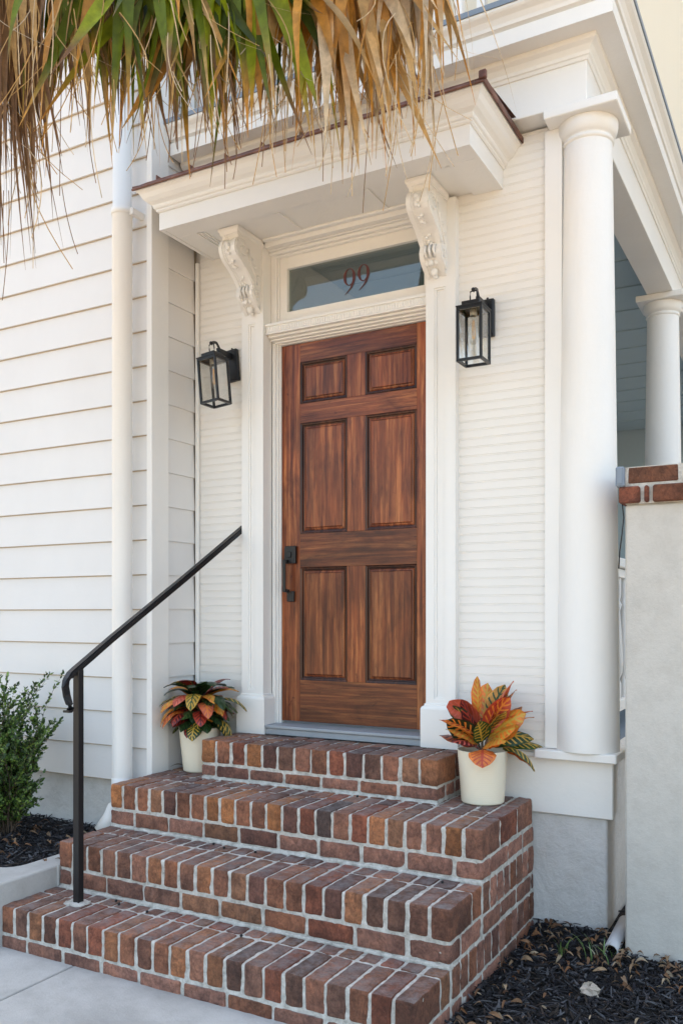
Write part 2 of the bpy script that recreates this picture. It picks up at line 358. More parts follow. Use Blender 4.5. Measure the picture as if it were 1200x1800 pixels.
def croton():
    m, n, bs, ns, lk = newmat('croton_leaf'); at = ns.new('ShaderNodeAttribute'); at.attribute_name = 'col'
    a2 = ns.new('ShaderNodeAttribute'); a2.attribute_name = 'col2'
    uv = ns.new('ShaderNodeUVMap'); sp = ns.new('ShaderNodeSeparateXYZ'); lk.new(uv.outputs[0], sp.inputs[0])
    def mth(op, a, b=None):
        q = ns.new('ShaderNodeMath'); q.operation = op
        for i, v in enumerate((a, b)):
            if v is None: continue
            if isinstance(v, (int, float)): q.inputs[i].default_value = v
            else: lk.new(v, q.inputs[i])
        return q.outputs[0]
    ax = mth('ABSOLUTE', mth('SUBTRACT', sp.outputs[0], .5)); ax2 = mth('MULTIPLY', ax, 2)
    tn = tex(ns, lk, 'n', 30, 3); nz = mth('MULTIPLY', mth('SUBTRACT', tn.outputs[0], .5), 1.6)
    ph = mth('ADD', mth('MULTIPLY', mth('SUBTRACT', sp.outputs[1], mth('MULTIPLY', ax2, .20)), 46), nz)
    ch = mth('GREATER_THAN', mth('SINE', ph), .5)
    ch = mth('MULTIPLY', ch, mth('LESS_THAN', ax2, .8))
    mid = mth('LESS_THAN', ax2, .10); v = mth('MAXIMUM', ch, mid)
    t = tex(ns, lk, 'n', 25, 4); r = ramp(ns, [(.35, (.55, .5, .5)), (.65, (1.2, 1.15, 1.1))]); lk.new(t.outputs[0], r.inputs[0])
    base = mix(ns, lk, at.outputs['Color'], r.outputs[0], .8, 'MULTIPLY')
    c = mix(ns, lk, base, a2.outputs['Color'], v)
    lk.new(c, bs.inputs['Base Color']); bs.inputs['Roughness'].default_value = .32
    tr = ns.new('ShaderNodeBsdfTranslucent'); lk.new(c, tr.inputs['Color']); ms = ns.new('ShaderNodeMixShader'); ms.inputs[0].default_value = .18
    out = [q for q in ns if q.type == 'OUTPUT_MATERIAL'][0]; lk.new(bs.outputs[0], ms.inputs[1]); lk.new(tr.outputs[0], ms.inputs[2]); lk.new(ms.outputs[0], out.inputs[0])
    return m
M['croton'] = croton()
def glass(name, tint, refl, rough=.02):
    m, n, bs, ns, lk = newmat(name); ns.remove(bs)
    g = ns.new('ShaderNodeBsdfGlossy'); g.inputs['Roughness'].default_value = rough; g.inputs['Color'].default_value = (.95, .95, .95, 1)
    t = ns.new('ShaderNodeBsdfTransparent'); t.inputs['Color'].default_value = (*tint, 1)
    lw = ns.new('ShaderNodeLayerWeight'); lw.inputs['Blend'].default_value = .5
    pw = ns.new('ShaderNodeMath'); pw.operation = 'POWER'; pw.inputs[1].default_value = 4; lk.new(lw.outputs['Facing'], pw.inputs[0])
    ad = ns.new('ShaderNodeMath'); ad.operation = 'MULTIPLY_ADD'; ad.inputs[1].default_value = .7; ad.inputs[2].default_value = refl; lk.new(pw.outputs[0], ad.inputs[0])
    ms = ns.new('ShaderNodeMixShader'); lk.new(ad.outputs[0], ms.inputs[0]); lk.new(t.outputs[0], ms.inputs[1]); lk.new(g.outputs[0], ms.inputs[2])
    out = [q for q in ns if q.type == 'OUTPUT_MATERIAL'][0]; lk.new(ms.outputs[0], out.inputs[0]); return m
M['glass'] = glass('transom_glass', (.64, .67, .64), .075)
M['lglass'] = glass('lantern_glass', (.97, .97, .96), .10)
def emis(name, col, st):
    m, n, bs, ns, lk = newmat(name); bs.inputs['Base Color'].default_value = (*col, 1); bs.inputs['Emission Color'].default_value = (*col, 1); bs.inputs['Emission Strength'].default_value = st; return m
M['filament'] = emis('warm_filament', (.8, .42, .14), .06)
M['digit'] = paint('red_brown_lettering', (.085, .012, .008), None, .5, .2)
M['brass'] = paint('socket_metal', (.45, .42, .36), None, .35)
def mulchbase():
    m, n, bs, ns, lk = newmat('mulch_bed'); t = tex(ns, lk, 'n', 60, 8, (1, 1, 1), .8)
    r = ramp(ns, [(.3, (.006, .005, .005)), (.6, (.03, .026, .024))]); lk.new(t.outputs[0], r.inputs[0]); lk.new(r.outputs[0], bs.inputs['Base Color'])
    bs.inputs['Roughness'].default_value = .95; bump(ns, lk, bs, t.outputs[0], 1, .03); return m
M['mulch'] = mulchbase()
M['stone'] = paint('pale_stone', (.50, .43, .36), (.36, .29, .24), .8, .8, 60, .8)

# ================================================================ setting
mb = MB(); mb.box(-40, 40, -40, 60, -1.60, -1.428); tag(mb.build('road', M['street']), kind='structure')
# pavement slabs near the steps with joints
def slab_sheet():
    mb = MB()
    xs = [-6.4, -5.05, -3.85, -2.635, -1.35]; ys = [-1.2, .1, 1.35, 2.56]
    for i in range(len(xs)-1):
        for j in range(len(ys)-1):
            mb.box(xs[i]+.005, xs[i+1]-.005, ys[j]+.005, ys[j+1]-.005, -1.44, -1.418+random.uniform(-.002, .002), .004)
    return mb.build('footpath', M['concrete'])
tag(slab_sheet(), kind='structure')

# ---------------------------------------------------------------- mulch beds
CHIP = [(.012, .011, .012), (.02, .019, .021), (.035, .034, .038), (.075, .075, .08), (.03, .022, .018), (.016, .015, .018)]
def chips(mb, n, x0, x1, y0, y1, zf, inside=lambda x, y: True, size=(.02, .07)):
    k = 0
    while k < n:
        x, y = random.uniform(x0, x1), random.uniform(y0, y1)
        if not inside(x, y): continue
        k += 1
        L = random.uniform(*size); W = random.uniform(.004, .012); a = random.uniform(0, math.pi); t = random.gauss(0, .35); z = zf(x, y)+random.uniform(0, .022)
        d = Vector((math.cos(a)*math.cos(t), math.sin(a)*math.cos(t), math.sin(t))); sdv = Vector((-math.sin(a), math.cos(a), random.uniform(-.5, .5))).normalized()
        nn = d.cross(sdv).normalized(); c = Vector((x, y, z)); h = .003
        b = random.choice(CHIP); q = random.uniform(.7, 1.9); mb.cur = tuple(v*q for v in b)
        bend = nn*random.uniform(-.006, .006)
        vs = [c-d*L/2-sdv*W*.3, c-d*L/2+sdv*W*.3, c+bend-sdv*W/2, c+bend+sdv*W/2, c+d*L/2-sdv*W*.2, c+d*L/2+sdv*W*.2]
        vs = vs+[v-nn*h for v in vs]
        mb.add(vs, [(0, 1, 3, 2), (2, 3, 5, 4), (7, 6, 8, 9), (9, 8, 10, 11), (0, 2, 8, 6), (2, 4, 10, 8), (3, 1, 7, 9), (5, 3, 9, 11), (1, 0, 6, 7), (4, 5, 11, 10)])
DRY = [(.26, .14, .075), (.34, .22, .13), (.19, .095, .05), (.40, .30, .20), (.14, .075, .045), (.30, .19, .12), (.24, .11, .05)]
def dryleaf(mb, x, y, z, L=None):
    L = L or random.uniform(.022, .058); W = L*random.uniform(.16, .36); a = random.uniform(0, 2*math.pi); tl = random.uniform(-.9, .9); cu = random.uniform(.2, 1.1)
    q = random.uniform(.7, 1.3); mb.cur = tuple(v*q for v in random.choice(DRY))
    mt = Matrix.Translation((x, y, z)) @ Matrix.Rotation(a, 4, 'Z') @ Matrix.Rotation(tl, 4, 'X') @ Matrix.Rotation(random.uniform(-.4, .4), 4, 'Y')
    vs = []
    for i in range(6):
        s_ = i/5; wd = W/2*math.sin(math.pi*min(1, s_*.96+.02))**.8+.0006; hh = L*cu*math.sin(math.pi*s_)*.4
        for k in (-1, 0, 1): vs.append(mt @ Vector(((s_-.5)*L, k*wd, hh+abs(k)*wd*cu)))
    mb.add(vs, [(i*3+k, i*3+k+1, (i+1)*3+k+1, (i+1)*3+k) for i in range(5) for k in (0, 1)], True)
# right bed
def zr(x, y): return -1.43+.012*noise.noise(Vector((x*3, y*3, 0)))+(.03 if y > 3.6 else 0)*min(1, (y-3.6)*4)
def bed(name, x0, x1, y0, y1, zf, n, holes):
    mb = MB(); vs = []; fs = []; nx, ny = 30, 30
    for j in range(ny+1):
        for i in range(nx+1):
            x = x0+(x1-x0)*i/nx; y = y0+(y1-y0)*j/ny; vs.append((x, y, zf(x, y)+.008))
    for j in range(ny):
        for i in range(nx): a = j*(nx+1)+i; fs.append((a, a+1, a+nx+2, a+nx+1))
    mb.add(vs, fs); mb.m = 1
    chips(mb, n, x0, x1, y0, y1, lambda x, y: zf(x, y)+.006, holes)
    return mb.build(name, [M['mulch'], M['chips']])
tag(bed('mulch_bed', -1.125, 1.2, 1.9, 4.6, zr, 15000, lambda x, y: not (y > 3.86 and x < -.79) and x < .35), kind='stuff')
mb = MB()
for k in range(430):
    for _ in range(20):
        x = random.uniform(-1.1, .3); y = random.uniform(2.1, 3.84)
        p = math.exp(-((y-3.62)/.16)**2)+.12+.5*math.exp(-((x+1.05)/.06)**2)
        if random.random() < p: break
    dryleaf(mb, x, y, zr(x, y)+.03)
tag(mb.build('dry_leaf_litter', M['dry']), kind='stuff')
# left bed, raised behind a concrete kerb
def zl(x, y): return -1.185+.02*noise.noise(Vector((x*4, y*4, 3)))
tag(bed('mulch_bed', -6.0, -3.12, 2.64, 3.52, zl, 9000, lambda x, y: x < -3.2 and y > 2.69), kind='stuff')
mb = MB()
for k in range(70):
    x = random.uniform(-4.4, -3.1); y = random.uniform(2.8, 3.45); dryleaf(mb, x, y, zl(x, y)+.03, random.uniform(.02, .06))
tag(mb.build('dry_leaf_litter', M['dry']), kind='stuff')
# kerb round the left bed
mb = MB()
arc = [(-3.195-.10*(1-math.cos(a)) , 2.68+.10*(1-math.sin(a))) for a in [R(q) for q in (0, 18, 36, 54, 72, 90)]]
poly = [(-6.2, 2.50), (-3.065, 2.50), (-3.052, 2.515), (-3.052, 2.833), (-3.046, 2.838), (-3.046, 3.3), (-3.195, 3.3)]+arc+[(-6.2, 2.68)]
n = len(poly); vs = [(x, y, -1.42) for x, y in poly]+[(x, y, -1.156) for x, y in poly]
cxm, cym = -3.12, 2.6
vs += [(x+(.005 if x < -3.19 else -.005)*(1 if x > -6 else 0), y+(.005 if y < 2.6 else 0), -1.150) for x, y in poly]
fs = [(k, (k+1) % n, (k+1) % n+n, k+n) for k in range(n)]+[(k+n, (k+1) % n+n, (k+1) % n+2*n, k+2*n) for k in range(n)]+[tuple(range(2*n, 3*n))]
mb.add(vs, fs); kb = fixn(mb.build('kerb', M['concrete'])); tag(kb, kind='structure')

# ================================================================ brick steps
XL, XR = -3.04, -1.13
BC = [((.40, .165, .095), 5), ((.33, .145, .095), 5), ((.28, .14, .10), 5), ((.47, .20, .10), 3), ((.19, .125, .11), 1), ((.40, .185, .125), 4), ((.36, .12, .072), 4), ((.35, .17, .10), 3), ((.22, .10, .078), 3)]
POOL = [c for c, k in BC for _ in range(k)]
def bcol(orange=False, pink=False):
    c = random.choice(POOL)
    if orange and random.random() < .2: c = (.52, .21, .085)
    if pink and random.random() < .55: c = (.44, .215, .16)
    q = random.uniform(.68, 1.22); return tuple(v*q for v in c)
def brk(mb, x0, x1, y0, y1, z0, z1, **k):
    mb.m = 0; mb.cur = bcol(**k); j = .0022
    mb.rough(x0+random.uniform(-j, j), x1+random.uniform(-j, j), y0+random.uniform(-j, j), y1+random.uniform(-j, j), z0+random.uniform(-j, j), z1+random.uniform(-.0015, .002), random.uniform(.006, .012))
JT = .0115
steps = thing('brick_steps', 'reddish brown brick steps with white mortar climbing to the wooden door', 'steps', (-2.08, 3.0, -1.42))
def step(x0, x1, yf, yb, zb, zt, n, seed, rows=(.095,), side=True, orange=False, body_back=None, full=False):
    """one step: rowlock course at the nosing, stretcher course below, fill pieces on the tread"""
    random.seed(seed); mb = MB(); RL = .215; RH = .115
    zs = zt-RH-JT                      # top of stretcher course
    # mortar body
    mb.m = 1; mb.rough(x0+.005, x1-.005, yf+.005, (body_back or yb)+(.05 if yb < 3.5 else 0), zb-.04, zt-.0055, .008, .013, .0026, 40)
    mb.rough(x0+.002, x1-.002, yf-.004, yf+.03, zb-.012, zb+.008, .006, .014, .005, 45)
    mb.m = 0
    p = (x1-x0+JT)/n
    ys = yf
    for i in range(n):                 # rowlock at the front
        brk(mb, x0+i*p, x0+(i+1)*p-JT, yf, yf+RL, zt-RH, zt, orange=orange)
    y = yf+RL+JT
    for r in rows:                     # tread fill rows
        if y >= yb-.01: break
        y1 = min(y+r, yb)
        for i in range(n): 
            if i == 0 or i == n-1: continue
            brk(mb, x0+i*p, x0+(i+1)*p-JT, y, y1, zt-.06, zt-.001)
        y = y1+JT
    # side returns in the rowlock band
    yy = yf+RL+JT
    while yy < yb-.03:
        y1 = min(yy+RL, yb)
        brk(mb, x1-p+JT, x1, yy, y1, zt-RH, zt); brk(mb, x0, x0+p-JT, yy, y1, zt-RH, zt)
        yy = y1+JT
    # stretcher courses down to the base, front and both sides
    z = zs; course = 0
    while z > zb+.02:
        z0 = max(zb+JT, z-.072) if z-.072-zb < .05 else z-.072
        BL = .205; x = x0-(BL*.5 if course % 2 else random.uniform(.02, .12))
        while x < x1-.01:
            a, b = max(x, x0), min(x+BL-JT+random.uniform(-.008, .008), x1)
            if x1-b < .05: b = x1
            if b-a > .02: brk(mb, a, b, yf, yf+.10, z0, z, pink=True)
            x = b+JT
        yy = yf+.10+JT
        while yy < yb-.02:
            y1 = min(yy+.10+(.1 if course == 0 and random.random() < .7 else 0), yb)
            brk(mb, x1-.10, x1, yy, y1, z0, z, pink=True); brk(mb, x0, x0+.10, yy, y1, z0, z); yy = y1+JT
        z = z0-JT; course += 1
    o = mb.build('step', [M['brick'], M['mortar']], steps); return o
T4, T3, T2, T1, G = -.637, -.830, -1.037, -1.245, -1.42
YB = 3.838
step(-3.062, XR, 2.53, 2.835-.003, G-.02, T1, 23, 3)
step(XL, XR, 2.835, 3.16-.003, T1+.001, T2, 22, 5)
step(XL, XR, 3.16, YB, T2+.001, T3, 23, 8, rows=(.095, .215, .215), orange=True)
step(-2.75, -1.46, 3.505, YB, T3+.001, T4, 14, 4, rows=(.10,), orange=True)
# exposed flank of the steps below the treads: alternating upright and flat courses
random.seed(21); mb = MB()
def flank(y0, z_top, yb=YB, z_bot=G):
    mb.m = 1; mb.rough(XR-.25, XR-.0045, y0+.002, yb, z_bot-.02, z_top-.0, .006, .013, .0035, 40)
    z = z_top-.004; k = 0
    while z > z_bot+.02:
        h = .115 if k % 2 == 0 else .07; z0 = z-h
        if z0 < z_bot-.02: z0 = z_bot-.02
        y = y0+.003+(random.uniform(0, .02)); 
        while y < yb-.02:
            L = .073 if k % 2 == 0 else random.choice([.20, .20, .10])
            y1 = min(y+L, yb)
            if y1-y > .015: brk(mb, XR-.10, XR+random.uniform(0, .0015), y, y1, z0, z, pink=True)
            y = y1+JT
        z = z0-JT; k += 1
flank(3.16, T2-.001, YB, T1+.001)
flank(2.835, T1-.001, YB, G)
mb.build('flank', [M['brick'], M['mortar']], steps)
# little black berries dropped on the treads
random.seed(4)
for i, (x, y, z) in enumerate([(-2.62, 2.775, T1), (-2.66, 2.80, T1), (-2.30, 3.09, T2), (-2.14, 3.10, T2), (-1.27, 3.10, T2), (-1.95, 2.73, T1), (-2.45, 2.76, T1), (-1.83, 3.46, T3), (-2.38, 3.12, T2)]):
    b = MB(); b.ball((x, y, z+.006), .0062, 6, (1, 1.1, .9))
    tag(b.build('berry', M['black'], None, (x, y, z)), 'tiny dried black berry lying on a brick tread', 'berry', 'black berries dropped on the brick steps')
# dry leaf at the back of the step by the corner board
b = MB(); random.seed(12)
dryleaf(b, -2.985, 3.60, T3+.022, .075); b.cur = (.2, .08, .03)
tag(b.build('dry_leaf', M['dry'], None, (-2.985, 3.6, T3)), 'curled brown dry leaf on the brick step against the white corner board', 'leaf')

# ================================================================ house
house = thing('house', 'white clapboard house with an open side porch behind the brick steps', 'house', (-2.1, 3.9, -1.42))
YW = 3.865
random.seed(31)
def clap_profile_front(mb, x0, x1, ybase, z_top, z_bot, pitch, zref, lip=.018):
    k = math.floor((z_top-zref)/pitch)
    z = zref+k*pitch
    while z > z_bot-.001:
        zt = z+pitch+.012
        poly = [(ybase-lip, z), (ybase-.004, zt), (ybase+.03, zt), (ybase+.03, z), (ybase+.0, z)]
        mb.m = 1; mb.box(x0, x1, ybase-.009, ybase+.02, z-.0055, z-.0003); mb.m = 0; xs = [x0]  # thin tan strip painted in as the shadow under each board lip
        if random.random() < .45 and x1-x0 > 1: xs.append(random.uniform(x0+.5, x1-.25))
        xs.append(x1)
        for a, b in zip(xs, xs[1:]): mb.extrude(poly, a+.0008, b-.0008)
        z -= pitch
def clap_profile_side(mb, y0, y1, xbase, z_top, z_bot, pitch, zref, lip=.013):
    z = zref+math.floor((z_top-zref)/pitch)*pitch
    while z > z_bot-.001:
        zt = z+pitch+.012
        mb.extrude_y([(xbase+lip, z), (xbase+.003, zt), (xbase-.03, zt), (xbase-.03, z)], y0, y1); z -= pitch
ZREF = .028; PITCH = .184
mb = MB(); mb.m = 1; mb.box(-9, -3.10, 3.525, 3.70, -.89, 4.6)       # sheathing in the same painted shadow tan, behind the gaps
clap_profile_front(mb, -9, -3.092, 3.505, 4.4, -.892, PITCH, ZREF)
mb.m = 0; clap_profile_side(mb, 3.615, 3.848, -3.078, 4.4, -1.1, PITCH, ZREF)
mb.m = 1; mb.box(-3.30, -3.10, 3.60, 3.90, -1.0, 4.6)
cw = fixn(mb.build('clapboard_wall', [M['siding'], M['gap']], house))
mb = MB(); mb.box(-9, -3.10, 3.535, 3.75, -1.6, -.893, .004); fixn(mb.build('foundation', M['foundation'], house))
mb = MB(); mb.box(-3.092, -3.056, 3.478, 3.615, T3-.02, 4.6, .003); mb.box(-3.0625, -3.04, 3.843, 3.8645, T3-.02, 1.97, .004)
mb.build('corner_board', M['white'], house)
# body of house behind, so that other views stay closed
mb = MB(); mb.box(-9, -3.31, 3.76, 11.9, -1.6, 6.2); mb.box(-3.309, -3.064, 3.9, 11.9, -1.6, 6.2); mb.build('wall', M['siding'], house)

# entrance wall of narrow beadboard
def beadprofile(mb, x0, x1, z0, z1, pitch=.0412, ref=.0):
    pts = []; z = ref+math.ceil((z0-ref)/pitch)*pitch; d = YW
    pts.append((d, z0))
    while z < z1-.012:
        if z > z0+.001:
            pts += [(d, z), (d+.0021, z+.0014), (d, z+.0030), (d, z+.0068), (d+.0021, z+.0082), (d, z+.0095)]
        z += pitch
    pts.append((d, z1)); pts += [(d+.03, z1), (d+.03, z0)]
    # strips rather than one n-gon
    n = len(pts)-2
    for a, b in zip(pts[:n-1], pts[1:n]):
        mb.add([(x0, a[0], a[1]), (x1, a[0], a[1]), (x1, b[0], b[1]), (x0, b[0], b[1])], [(0, 1, 2, 3)])
    mb.box(x0, x1, d+.006, d+.03, z0, z1)
mb = MB()
beadprofile(mb, -3.041, -2.70, T3-.02, 2.2); beadprofile(mb, -2.7, -1.54, 1.985, 2.2); beadprofile(mb, -1.54, -.99, -.645, 2.2)
mb.box(-3.06, -2.60, 3.897, 3.99, T3-.3, 2.2); mb.box(-1.64, -.99, 3.897, 3.99, -.9, 2.2); mb.box(-2.6, -1.64, 3.897, 3.99, 1.95, 2.2)
mb.build('beadboard_wall', M['bead'], house)
# skirt, ledge, foundation under the porch corner
mb = MB(); mb.box(-1.52, -.782, YB+.001, 3.868, -.893, -.643, .004); mb.build('skirt_board', M['white'], house)
mb = MB(); mb.box(-1.113, -.757, 3.786, 4.09, -.641, -.602, .004); mb.box(-1.52, -1.114, 3.822, 3.864, -.641, -.62, .003)
mb.box(-.84, -.757, 4.091, 11.5, -.641, -.602, .004); mb.build('ledge', M['white'], house)
mb = MB(); mb.box(-1.6, -.811, 3.862, 11.4, -1.6, -.894, .006); mb.box(-.86, -.80, 3.87, 11.4, -.893, -.645); mb.build('porch_foundation', M['foundation'], house)
mb = MB(); mb.box(-3.06, -.83, 3.991, 11.8, -.66, -.605)
for k in range(60): pass
mb.build('porch_floor', M['bluegrey'], house)

# pilasters
YP = 3.82
def pilaster(x0, x1):
    mb = MB(); zt, zb = 1.97, -.44; rx0, rx1 = x0+.043, x1-.050; pt, pb = 1.555, -.405; y = YP
    # face around the sunk panel, then stepped sinking
    mb.box(x0, rx0, y, 3.90, zb, zt); mb.box(rx1, x1, y, 3.90, zb, zt); mb.box(rx0, rx1, y, 3.90, pt, zt); mb.box(rx0, rx1, y, 3.90, zb, pb)
    mb.box(rx0, rx0+.010, y+.005, 3.90, pb, pt); mb.box(rx1-.010, rx1, y+.005, 3.90, pb, pt); mb.box(rx0+.010, rx1-.010, y+.005, 3.90, pt-.010, pt); mb.box(rx0+.010, rx1-.010, y+.005, 3.90, pb, pb+.010)
    mb.box(rx0+.010, rx1-.010, y+.012, 3.90, pb+.010, pt-.010)
    p = mb.build('pilaster', M['white'], house)
    mb = MB(); cx = (x0+x1)/2
    mb.sweep([(x0, 3.90), (x0, YP), (x1, YP), (x1, 3.90)], [(0, -.635), (.020, -.635), (.020, -.452), (.016, -.442), (.006, -.436), (.006, -.428), (0, -.424)])
    mb.box(x0+.001, x1-.001, YP+.001, 3.9, -.634, -.441)
    fixn(mb.build('plinth', M['white'], p)); return p
pilaster(-2.725, -2.587); pilaster(-1.650, -1.500)

# corbels
def corbel(x0, x1):
    prof = [(3.598, 1.953), (3.612, 1.944), (3.618, 1.936), (3.604, 1.928), (3.592, 1.915), (3.583, 1.897), (3.580, 1.877), (3.585, 1.857), (3.598, 1.838), (3.620, 1.822), (3.648, 1.806), (3.678, 1.788), (3.708, 1.764), (3.730, 1.742), (3.742, 1.728), (3.738, 1.716), (3.733, 1.700), (3.736, 1.680), (3.748, 1.662), (3.768, 1.645), (3.790, 1.628), (3.806, 1.612), (3.8205, 1.602)]
    mb = MB(); W = x1-x0
    def slab(a, b, off):
        pts = [(y+off, z) for y, z in prof]
        for (y0_, z0_), (y1_, z1_) in zip(pts, pts[1:]):
            mb.add([(a, y0_, z0_), (b, y0_, z0_), (b, y1_, z1_), (a, y1_, z1_)], [(0, 1, 2, 3)], True)
        for xx in (a, b):
            for (y0_, z0_), (y1_, z1_) in zip(pts, pts[1:]):
                mb.add([(xx, y0_, z0_), (xx, y1_, z1_), (xx, 3.8205, z1_), (xx, 3.8205, z0_)], [(0, 1, 2, 3)])
    slab(x0, x0+W*.2, 0); slab(x0+W*.2, x0+W*.3, .006); slab(x0+W*.3, x0+W*.7, .011); slab(x0+W*.7, x0+W*.8, .006); slab(x0+W*.8, x1, 0)
    for k, t in enumerate([.06, .14, .22, .3, .38, .46, .54]):      # carved husks running down the middle
        q = prof[4+int(t*18)]; mb.ball(((x0+x1)/2+(.006 if k % 2 else -.006), q[0]+.006, q[1]), .0115-.0006*k, 5, (1.1, .8, 1.1))
        mb.ball(((x0+x1)/2-(.007 if k % 2 else -.007), q[0]+.008, q[1]-.009), .008, 5)
    for k in range(3): mb.tube([(x0+W*(.28+.22*k), 3.737, 1.728), (x0+W*(.28+.22*k), 3.728, 1.70), (x0+W*(.28+.22*k), 3.742, 1.668)], .008, 6)
    for k in range(5): mb.ball((x0+W*(.1+.2*k), 3.752+.010*abs(k-2), 1.650+.004*abs(k-2)), .0125, 5, (1, .8, 1.2))   # acanthus tips
    mb.ball(((x0+x1)/2, 3.79, 1.622), .02, 6, (.9, .7, 1.1)); mb.ball(((x0+x1)/2, 3.805, 1.603), .012, 6)
    for xs in (x0-.002, x1+.002):                                    # scrolls on the cheeks
        def spiral(cy, cz, r0, turns, th, d=1, ph=0):
            pts = [(xs, cy+r0*(1-.8*t)*math.cos(ph+d*t*turns*2*math.pi), cz+r0*(1-.8*t)*math.sin(ph+d*t*turns*2*math.pi)) for t in [i/26 for i in range(27)]]
            mb.tube(pts, [th*(1-.4*i/26) for i in range(27)], 6)
        spiral(3.655, 1.885, .045, 1.3, .007, -1, math.pi*.75); spiral(3.772, 1.695, .026, 1.2, .005, 1, -math.pi*.3)
        mb.tube([(xs, 3.700, 1.90), (xs, 3.708, 1.86), (xs, 3.735, 1.82), (xs, 3.765, 1.785), (xs, 3.785, 1.74)], [.006, .007, .007, .006, .004], 6)
        mb.tube([(xs, y_+.012, z_) for y_, z_ in prof[4:21]], .005, 6)
        for yy, zz, an in ((3.735, 1.865, .6), (3.765, 1.83, .9), (3.79, 1.79, 1.2)):
            mb.ball((xs, yy, zz), .012, 5, (.5, 1, .6))
    o = mb.build('corbel', M['white'], house)
    m2 = MB(); m2.sweep([(x0, 3.82), (x0, 3.605), (x1, 3.605), (x1, 3.82)], [(-.004, 1.952), (.004, 1.952), (.006, 1.962), (.012, 1.970), (.012, 1.985), (-.004, 1.985)])
    m2.box(x0+.003, x1-.003, 3.61, 3.82, 1.952, 1.984); fixn(m2.build('cap', M['white'], o))
corbel(-2.700, -2.600); corbel(-1.645, -1.543)

# door surround
mb = MB()
for a, b, y in ((-2.5865, -2.566, 3.905), (-2.5655, -2.5555, 3.918), (-2.555, -2.547, 3.930)): mb.box(a, b, y, 3.97, -.588, 1.49, .0015)
for a, b, y in ((-1.6505, -1.640, 3.905), (-1.6395, -1.634, 3.918), (-1.6335, -1.63, 3.930)): mb.box(a, b, y, 3.97, -.588, 1.49, .0015)
for z0, z1, y in ((1.479, 1.4915, 3.862), (1.468, 1.4785, 3.885), (1.4585, 1.4675, 3.905), (1.452, 1.458, 3.925)): mb.box(-2.586, -1.651, y, 3.97, z0, z1, .0025)
# carved band above the door
mb.box(-2.586, -1.651, 3.846, 3.97, 1.492, 1.546, .002)
mb.box(-2.5865, -1.6505, 3.837, 3.85, 1.534, 1.5485, .002); mb.box(-2.5865, -1.6505, 3.838, 3.85, 1.4905, 1.499, .002)
n = 66
for i in range(n):
    x = -2.583+i*(.930/n); mb.box(x, x+.0085, 3.8425, 3.85, 1.502, 1.531, .0012)
# casing round the transom
mb.box(-2.586, -2.552, 3.895, 3.97, 1.549, 1.942, .002); mb.box(-2.5515, -2.541, 3.906, 3.97, 1.549, 1.93, .002)
mb.box(-1.665, -1.651, 3.895, 3.97, 1.549, 1.942, .002)
mb.box(-2.551, -1.666, 3.895, 3.97, 1.915, 1.926, .002); mb.box(-2.586, -1.651, 3.875, 3.97, 1.927, 1.943, .003); mb.box(-2.586, -1.651, 3.862, 3.97, 1.9435, 1.951, .003)
mb.box(-2.586, -1.651, 3.832, 3.97, 1.952, 1.992, .002)
mb.build('door_casing', M['white'], house)
# transom window
mb = MB()
gx0, gx1, gz0, gz1 = -2.497, -1.700, 1.620, 1.853
mb.box(-2.540, gx0, 3.915, 3.96, 1.549, 1.914); mb.box(gx1, -1.666, 3.915, 3.96, 1.549, 1.914)
mb.box(gx0+.0005, gx1-.0005, 3.915, 3.96, gz1, 1.914); mb.box(gx0+.0005, gx1-.0005, 3.915, 3.96, 1.549, gz0)
tw = mb.build('transom_window', M['bead'], house)
mb = MB(); mb.box(gx0-.01, gx1+.01, 3.936, 3.940, gz0-.01, gz1+.01); mb.build('pane', M['glass'], tw)
def digit9(cx, cz, h):
    mb = MB(); w_ = h*.52; vs = []; fs = []; N = 36
    rx, rz = w_/2, h*.33; zc = cz+h/2-rz
    for i in range(N):                                   # bowl, thick on the left flank
        a = 2*math.pi*i/N; t = .115*h*(.35+.65*abs(math.cos(a))) 
        vs += [(cx+rx*math.cos(a), 3.9335, zc+rz*math.sin(a)), (cx+(rx-t)*math.cos(a), 3.9335, zc+(rz-t*.5)*math.sin(a))]
    for i in range(N): j = (i+1) % N; fs.append((2*i, 2*i+1, 2*j+1, 2*j))
    o = len(vs); K = 12
    P0, P1, P2 = Vector((cx+rx, zc)), Vector((cx+rx*1.02, cz-h*.22)), Vector((cx-rx*.75, cz-h*.5))
    for i in range(K+1):
        t = i/K; p = P0*(1-t)**2+P1*2*t*(1-t)+P2*t*t; d = ((P1-P0)*(1-t)+(P2-P1)*t).normalized(); nn = Vector((d.y, -d.x))
        wd = h*.11*(1-t)**.8+h*.008
        vs += [(p.x, 3.9333, p.y), (p.x+nn.x*wd, 3.9333, p.y+nn.y*wd)]
    for i in range(K): fs.append((o+2*i, o+2*i+1, o+2*i+3, o+2*i+2))
    b = [(x, y+.0015, z) for x, y, z in vs]
    mb.add(vs, fs); mb.add(b, fs); return mb.build('house_number_digit', M['digit'], tw)
digit9(-2.128, 1.724, .134); digit9(-2.046, 1.732, .130)

# threshold
mb = MB(); mb.box(-2.565, -1.672, 3.802, 3.93, -.6015, -.585, .004); mb.box(-2.565, -1.672, 3.812, 3.93, -.634, -.602, .003); mb.box(-2.545, -1.635, 3.932, 3.98, -.634, -.588)
mb.build('threshold', M['threshold'], house)

